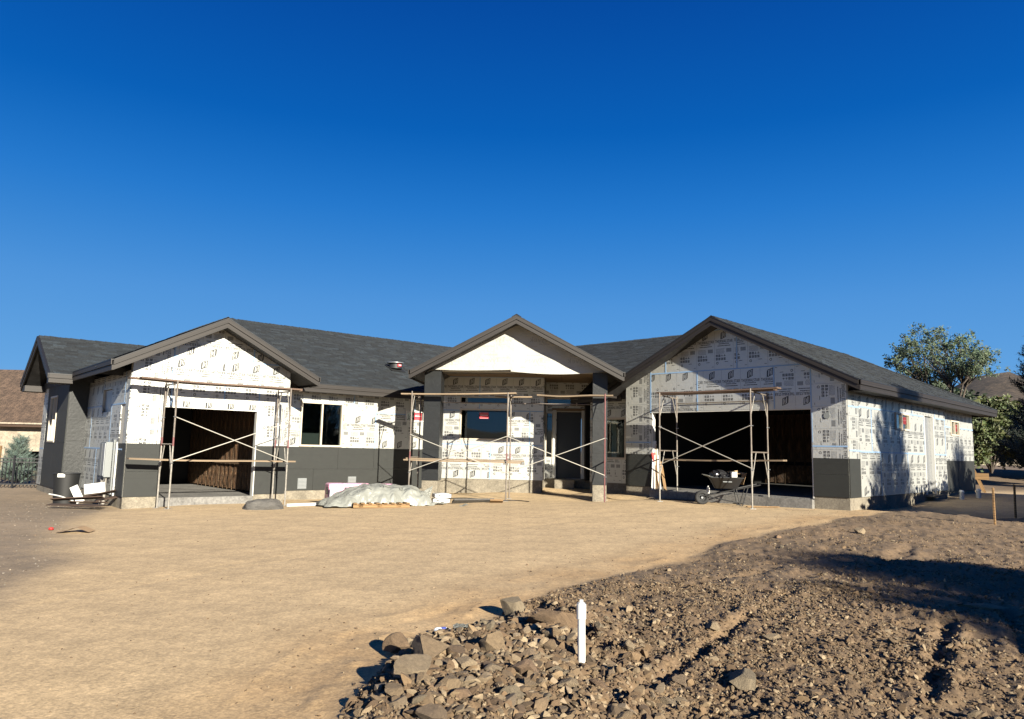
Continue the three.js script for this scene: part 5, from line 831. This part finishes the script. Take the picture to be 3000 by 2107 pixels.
scatter('gravel', 5000, () => { for (;;) { const x = rr(-16, -4.8), z = rr(-22, -6); if (signedTo(EDGE_L, x, z) < -0.1) return [x, z]; } }, 0.008, 0.035, 3, [[0.3, 0.23, 0.16], [0.4, 0.33, 0.25], [0.22, 0.16, 0.11], [0.42, 0.37, 0.3]], 'loose gravel and chips on the greyish soil left of the drive', 'gravel');
scatter('drive_gravel', 1500, () => { for (;;) { const x = rr(-8, 9), z = rr(-23, -4.2), e = signedTo(EDGE_R, x, z); if (e < -0.03 && signedTo(EDGE_L, x, z) > 0 && rnd() < Math.exp(e * 0.9) + 0.04) return [x, z]; } }, 0.006, 0.03, 2.6, browns, 'few small clods dropped on the sandy drive along its edge', 'gravel');

// ================= plants
const leafMat = (r, g, b) => new THREE.MeshPhysicalMaterial({ color: rgb(r, g, b), roughness: 0.9, transmission: 0.3, thickness: 0, side: THREE.DoubleSide });
function leafClump(n, spread, len, wid, up = 0.3) {
  const pos = [], idx = [];
  for (let i = 0; i < n; i++) {
    const c = V(rr(-1, 1), rr(-1, 1), rr(-1, 1)).multiplyScalar(spread), d = V(rr(-1, 1), rr(-0.6, 1) * up + 0.1, rr(-1, 1)).normalize(), s = V(rr(-1, 1), rr(-1, 1), rr(-1, 1)).cross(d).normalize(), b = pos.length / 3, L = len * rr(0.7, 1.3);
    for (const [t, w] of [[0, 0], [0.45, 1], [1, 0], [0.45, -1]]) { const p = c.clone().addScaledVector(d, t * L).addScaledVector(s, w * wid); pos.push(p.x, p.y, p.z); } idx.push(b, b + 1, b + 2, b, b + 2, b + 3);
  }
  const g = new THREE.BufferGeometry(); g.setAttribute('position', new THREE.Float32BufferAttribute(pos, 3)); g.setIndex(idx); g.computeVertexNormals(); return g;
}
function crown(parent, name, clumpGeo, mat, spots, tones) {
  const m = new THREE.InstancedMesh(clumpGeo, mat, spots.length), q = new THREE.Object3D(), c = new THREE.Color(); m.name = name; m.userData.kind = 'stuff'; m.castShadow = m.receiveShadow = true;
  spots.forEach(([p, s, look], i) => { q.position.copy(p); q.rotation.set(0, 0, 0); if (look) q.quaternion.setFromUnitVectors(V(0, 1, 0), look); else q.rotation.set(rr(-0.6, 0.6), rr(0, 6.3), rr(-0.6, 0.6)); q.scale.setScalar(s); q.updateMatrix(); m.setMatrixAt(i, q.matrix); const v = rr(0.55, 1.3), t = tones ?? 0; m.setColorAt(i, c.setRGB(v * (1 + rr(-t, t)), v, v * (1 + rr(-t, t)))); });
  parent.add(m); return m;
}
const broad = leafClump(16, 0.16, 0.13, 0.035, 0.8), needles = (() => { const pos = [], idx = []; for (let i = 0; i < 26; i++) { const y = (i / 26) * 0.5, a = i * 2.4, d = V(Math.cos(a), 0.75, Math.sin(a)).normalize(), s = V(-Math.sin(a), 0, Math.cos(a)), b = pos.length / 3, L = 0.17 * (1 - i / 60); for (const [t, w] of [[0, 1], [0, -1], [1, 0]]) { const p = V(0, y, 0).addScaledVector(d, t * L).addScaledVector(s, w * 0.016); pos.push(p.x, p.y, p.z); } idx.push(b, b + 1, b + 2); } const g = new THREE.BufferGeometry(); g.setAttribute('position', new THREE.Float32BufferAttribute(pos, 3)); g.setIndex(idx); g.computeVertexNormals(); return g; })();
function branchTree(label, pos, H, R, mat, o = {}) {   // several stems fanning out into an open crown
  const t = thing(o.name ?? 'tree', label, 'tree', pos, rr(0, 6)), wood = [], spots = [];
  const grow = (p, d, L, r, depth) => {
    const q = p.clone().addScaledVector(d, L); wood.push(bar(p, q, r, depth > 1 ? 7 : 5, r * 0.66));
    if (depth <= 2) for (let i = 0; i < (o.leaf ?? 7); i++) spots.push([p.clone().lerp(q, rr(0.2, 1.05)).add(V(rr(-1, 1), rr(-0.7, 0.9), rr(-1, 1)).multiplyScalar(L * 0.3)), rr(0.7, 1.5) * (o.ls ?? 1)]);
    if (!depth) return; const n = depth > 3 ? (o.n0 ?? 3) : rnd() > 0.45 ? 3 : 2;
    for (let i = 0; i < n; i++) { const ax = V(rr(-1, 1), rr(-0.3, 0.3), rr(-1, 1)).normalize(), e = d.clone().applyAxisAngle(ax, rr(0.25, 0.72)); e.y += 0.05; grow(q, e.normalize(), L * rr(0.68, 0.86), r * 0.62, depth - 1); }
  };
  const stems = o.stems ?? 5; for (let i = 0; i < stems; i++) { const a = (i / stems) * 6.283 + rr(-0.3, 0.3), e = rr(0.12, o.fan ?? 0.55); grow(V(Math.cos(a) * 0.1, -0.1, Math.sin(a) * 0.1), V(Math.cos(a) * Math.sin(e), Math.cos(e), Math.sin(a) * Math.sin(e)), H * rr(0.24, 0.3), 0.022 * H * (stems > 1 ? 0.55 : 1), 4); }
  part(t, 'trunk', wood, M.bark); crown(t, 'crown', broad, mat, spots.filter(([p]) => p.y > H * (o.bare ?? 0.3) && Math.hypot(p.x, p.z) < R * 1.25 && p.y < H * 1.05), 0.15); return t;
}
function airyTree(label, pos, mat) {   // a broad rounded crown of separate leaf sprays on long thin branches
  const t = thing('tree', label, 'tree', pos, 0), wood = [], spots = [], stems = [];
  for (let i = 0; i < 7; i++) { const a = i * 0.9 + rr(-0.2, 0.2), q = V(Math.cos(a) * rr(0.7, 1.5), rr(4.2, 5.6), Math.sin(a) * rr(0.7, 1.5)), m = V(q.x * 0.3, q.y * 0.5, q.z * 0.3); wood.push(bar(V(q.x * 0.06, -0.1, q.z * 0.06), m, 0.11, 7, 0.085), bar(m, q, 0.085, 7, 0.055)); stems.push(q); }
  for (let i = 0; i < 92; i++) {
    let d; do d = V(rr(-1, 1), rr(-0.75, 1), rr(-1, 1)); while (d.length() > 1 || d.length() < 0.45 || rnd() < 0.25 * (1 - Math.abs(d.y)));
    const k = 0.82 + 0.3 * fbm3(d.x * 2.2, d.y * 2.2, d.z * 2.2 + 5, 2) * 2, p = V(d.x * 3.5 * k, 7.0 + d.y * 2.05 * k, d.z * 2.8 * k), s = stems.reduce((u, v) => (v.distanceTo(p) < u.distanceTo(p) ? v : u)), m = s.clone().lerp(p, 0.5).add(V(rr(-0.3, 0.3), rr(0.0, 0.35), rr(-0.3, 0.3)));
    wood.push(bar(s, m, 0.035, 5, 0.024), bar(m, p, 0.024, 5, 0.01));
    const n = 4 + ((rnd() * 6) | 0); for (let j = 0; j < n; j++) spots.push([p.clone().add(V(rr(-0.5, 0.5), rr(-0.22, 0.3), rr(-0.5, 0.5)).multiplyScalar(rr(0.5, 1.15))), rr(0.7, 1.4)]);
    for (let j = 0; j < 3; j++) spots.push([m.clone().lerp(p, rnd()).add(V(rr(-0.25, 0.25), rr(-0.2, 0.2), rr(-0.25, 0.25))), rr(0.6, 1)]);
  }
  part(t, 'trunk', wood, M.bark); crown(t, 'crown', broad, mat, spots, 0.15); return t;
}
function pine(label, pos, H, R, mat, o = {}) {
  const t = thing(o.name ?? 'pine_tree', label, 'tree', pos, rr(0, 6)), wood = [bar(V(0, -0.2, 0), V(0, H * 0.98, 0), 0.016 * H, 9, 0.02)], spots = [], lv = o.levels ?? 22;
  for (let l = 0; l < lv; l++) {
    const k = (l + rnd() * 0.5) / lv, y = H * lerp(o.from ?? 0.14, 0.97, k), reach = R * Math.pow(1 - k, o.pow ?? 0.75) * rr(0.7, 1.15) + 0.06, nb = o.nb ?? 7;
    for (let b = 0; b < nb; b++) {
      const a = (b / nb) * 6.283 + l * 1.3 + rr(-0.3, 0.3), len = reach * rr(0.65, 1.15), rise = o.rise ?? 0.12, q = V(Math.cos(a) * len, y + len * rise * rr(0.4, 1.4), Math.sin(a) * len); wood.push(bar(V(0, y, 0), q, 0.012 + 0.006 * len, 5, 0.005));
      const ns = Math.ceil(len * (o.dense ?? 9)) + 2; for (let i = 0; i < ns; i++) { const f = rr(0.25, 1.02), p = V(0, y, 0).lerp(q, f).add(V(rr(-1, 1), rr(-0.5, 0.6), rr(-1, 1)).multiplyScalar(0.16 * (0.5 + len * 0.35))); spots.push([p, rr(0.6, 1.2) * (o.ls ?? 1), V(Math.cos(a) * rr(0.3, 1), rr(0.3, 1.1), Math.sin(a) * rr(0.3, 1)).normalize()]); }
    }
  }
  part(t, 'trunk', wood, M.bark); crown(t, 'crown', needles, mat, spots, 0.1); return t;
}
function bush(label, pos, H, R, mat, n = 900, ls = 1.6) {
  const t = thing('bush', label, 'bush', pos), wood = [], spots = [];
  for (let i = 0; i < 9; i++) { const a = i * 0.7; wood.push(bar(V(0, -0.1, 0), V(Math.cos(a) * R * 0.6, H * rr(0.5, 0.8), Math.sin(a) * R * 0.6), 0.05, 6, 0.012)); }
  const lobes = []; for (let i = 0; i < 12; i++) lobes.push([V(rr(-0.65, 0.65) * R, H * rr(0.15, 0.8), rr(-0.65, 0.65) * R), rr(0.28, 0.5) * Math.min(R, H)]);
  for (let i = 0; i < n; i++) { const [c, r] = lobes[(rnd() * lobes.length) | 0], d = V(rr(-1, 1), rr(-1, 1), rr(-1, 1)).normalize().multiplyScalar(r * rr(0.6, 1.15)); const p = c.clone().add(d); if (p.y > 0) spots.push([p, ls * rr(0.7, 1.4)]); }
  part(t, 'stems', wood, M.bark); crown(t, 'crown', broad, mat, spots, 0.2); return t;
}
const green = leafMat(0.07, 0.105, 0.05), olive = leafMat(0.075, 0.095, 0.025), darkG = leafMat(0.02, 0.035, 0.022), blueG = leafMat(0.11, 0.16, 0.13), midG = leafMat(0.035, 0.055, 0.022);
airyTree('tall open-crowned tree with thin bare lower branches rising behind the right end of the roof', [25.2, 0.4, -43], green);
pine('dark pine at the right edge, its ragged top against the sky', [27.1, 0.5, -37], 7.7, 2.0, darkG, { levels: 26, nb: 8, dense: 11, ls: 1.7, rise: 0.3, from: 0.08 });
bush('sunlit olive green bush behind the sawhorse, right of the house end', [28.3, 1.0, -44], 4.2, 1.9, olive, 1500, 1.7);
bush('olive bush in front of the dark pine, second from the house', [30.8, 1.0, -43.5], 3.9, 1.9, olive, 1300, 1.7);
bush('dark low shrub between the sunlit bush and the house end', [26.2, 0.9, -47], 3.0, 1.8, midG, 900, 1.7);
bush('tall dark shrub behind the dark pine at the right edge', [33.5, 1.1, -44], 4.6, 2.3, darkG, 1300, 1.8);
bush('dark bushy tree behind the sunlit olive bush', [31.5, 1.3, -52], 6.2, 2.6, midG, 1500, 2.0);
// trees right of the yard that throw the shadows on the wall and on the soil
pine('tall pine beyond the right edge that shades the double garage side wall', [19.2, 0.2, -8.0], 8.9, 2.0, darkG, { levels: 26, nb: 8, dense: 10, from: 0.06, pow: 0.4, ls: 1.3 });
pine('pine beyond the right edge that shades the rear side wall', [27.8, 0.2, -8.6], 9.4, 2.3, darkG, { levels: 24, nb: 7, dense: 8, from: 0.05, pow: 0.5, ls: 1.5 });
pine('bushy pine beyond the right edge that shades the far back yard', [34.5, 0.3, -19], 9.0, 2.8, darkG, { levels: 22, nb: 7, dense: 7, from: 0.05, pow: 0.5, ls: 1.7 });
pine('slim pine right of the viewer, farther of the two', [13.7, 0.2, 5.8], 6.15, 1.7, darkG, { levels: 13, nb: 9, dense: 11, from: 0.68, pow: 0.7, ls: 1.3, rise: 0.3 });
pine('bushy pine right of the viewer, nearer of the two', [12.9, 0.2, 8.5], 6.15, 1.75, darkG, { levels: 18, nb: 9, dense: 11, from: 0.5, pow: 0.68, ls: 1.3, rise: 0.3 });
[[15.0, -14.9, 'first'], [16.8, -17.6, 'second'], [18.8, -20.4, 'third'], [21, -23.4, 'fourth']].forEach(([x, z, n]) => bush(n + ' shrub counted from the viewer in the hedge along the right side of the yard', [x, 0.1, z], 2.6, 1.9, midG, 1300, 1.9));
pine('small blue spruce behind the black fence left of the house', [-18.6, -0.1, -28.4], 1.75, 0.6, blueG, { name: 'spruce_tree', levels: 15, nb: 9, dense: 16, ls: 0.55, rise: 0.28, from: 0.06, pow: 0.9 });

// ================= left neighbours' fence, posts and house; house far right
{
  const A = V(-22, 0, -25.4), B = V(-16.2, 0, -27.2), n = 52, t = thing('iron_fence', 'black iron picket fence left of the house in front of the spruce', 'fence', [A.x, gh(A.x, A.z), A.z]); const y0 = t.position.y;
  for (let i = 0; i <= n; i++) { const p = A.clone().lerp(B, i / n), y = gh(p.x, p.z) - y0; part(t, i % 13 ? 'picket' : 'post', box(i % 13 ? 0.02 : 0.06, i % 13 ? 1.02 : 1.2, i % 13 ? 0.02 : 0.06, p.x - A.x, y + 0.55, p.z - A.z), M.iron); }
  for (const h of [0.14, 0.92, 1.04]) part(t, 'rail', board(V(0, h, 0), B.clone().sub(A).setY(gh(B.x, B.z) - y0 + h), 0.03, 0.035), M.iron);
  single('wooden_post', box(0.09, 1.5, 0.09, 0, 0.7, 0, 3), M.newwood, 'pale wooden post behind the black fence, left of the spruce', 'post', onG(-19.4, -28.5)); single('wooden_rail', board(V(-2.4, 0, 0), V(0, 0, 0), 0.09, 0.06), M.newwood, 'pale wooden rail reaching from the post to the left', 'rail', onG(-19.45, -28.5, 1.05));
  const h = thing('neighbour_house', 'cream stucco house with brown shingle roof and shaded porch beyond the black fence', 'house', [-28, -0.2, -38]);
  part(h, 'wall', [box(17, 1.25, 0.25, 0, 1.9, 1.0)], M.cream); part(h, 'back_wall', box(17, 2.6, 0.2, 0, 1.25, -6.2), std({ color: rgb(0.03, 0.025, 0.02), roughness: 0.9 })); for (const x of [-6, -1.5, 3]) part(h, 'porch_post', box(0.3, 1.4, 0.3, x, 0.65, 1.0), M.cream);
  const tiles = []; for (let r = 0; r < 22; r++) for (let x = -9; x < 9;) { const w = rr(0.25, 0.6), k = rr(0.75, 1.2); tiles.push(tint(box(w - 0.01, 0.03, 0.36, x + w / 2, 0, 0).rotateX(0.46 + 0.02).translate(0, 2.62 + r * 0.15, 1.45 - r * 0.302), [k, k, k])); x += w; } part(h, 'roof', tiles, M.brownroof);
  part(h, 'roof_back', prism([V(-9, 5.8, -5.2), V(9, 5.8, -5.2), V(9, 2.5, -11.8), V(-9, 2.5, -11.8)], V(0, -0.12, 0)), M.brownroof.clone()); h.children.at(-1).material.vertexColors = false;
  part(h, 'fascia', box(18, 0.14, 0.06, 0, 2.52, 1.64), M.oldboard); part(h, 'gutter', box(18, 0.07, 0.1, 0, 2.62, 1.7), M.cream);
  part(h, 'window', [box(1.6, 1.0, 0.06, -1.2, 1.0, -6.05)], M.blackplastic);
}
{
  const h = thing('far_house', 'house with a low brown gable roof on the slope behind the bushes at far right', 'house', [47.5, 1.2, -74], -0.35);
  part(h, 'wall', [box(7, 4.6, 7, 0, 2.3, 0)], M.cream); part(h, 'gable_wall', prism([V(-3.5, 4.6, 3.5), V(3.5, 4.6, 3.5), V(0, 6.1, 3.5)], V(0, 0, -0.2)), M.oldboard);
  for (const s of [-1, 1]) { part(h, 'roof', tint(prism([V(0, 6.4, 4.2), V(0, 6.4, -4), V(s * 4.2, 4.6, -4), V(s * 4.2, 4.6, 4.2)], V(0, 0.12, 0)), [1, 1, 1]), M.brownroof); part(h, 'rake_board', prism([V(0, 6.4, 4.24), V(s * 4.2, 4.6, 4.24), V(s * 4.2, 4.36, 4.24), V(0, 6.16, 4.24)], V(0, 0, 0.06)), M.frame); }
  part(h, 'window', box(1.4, 1.1, 0.06, 1, 2.6, 3.54), M.blackplastic);
}

renderer.render(scene, camera);
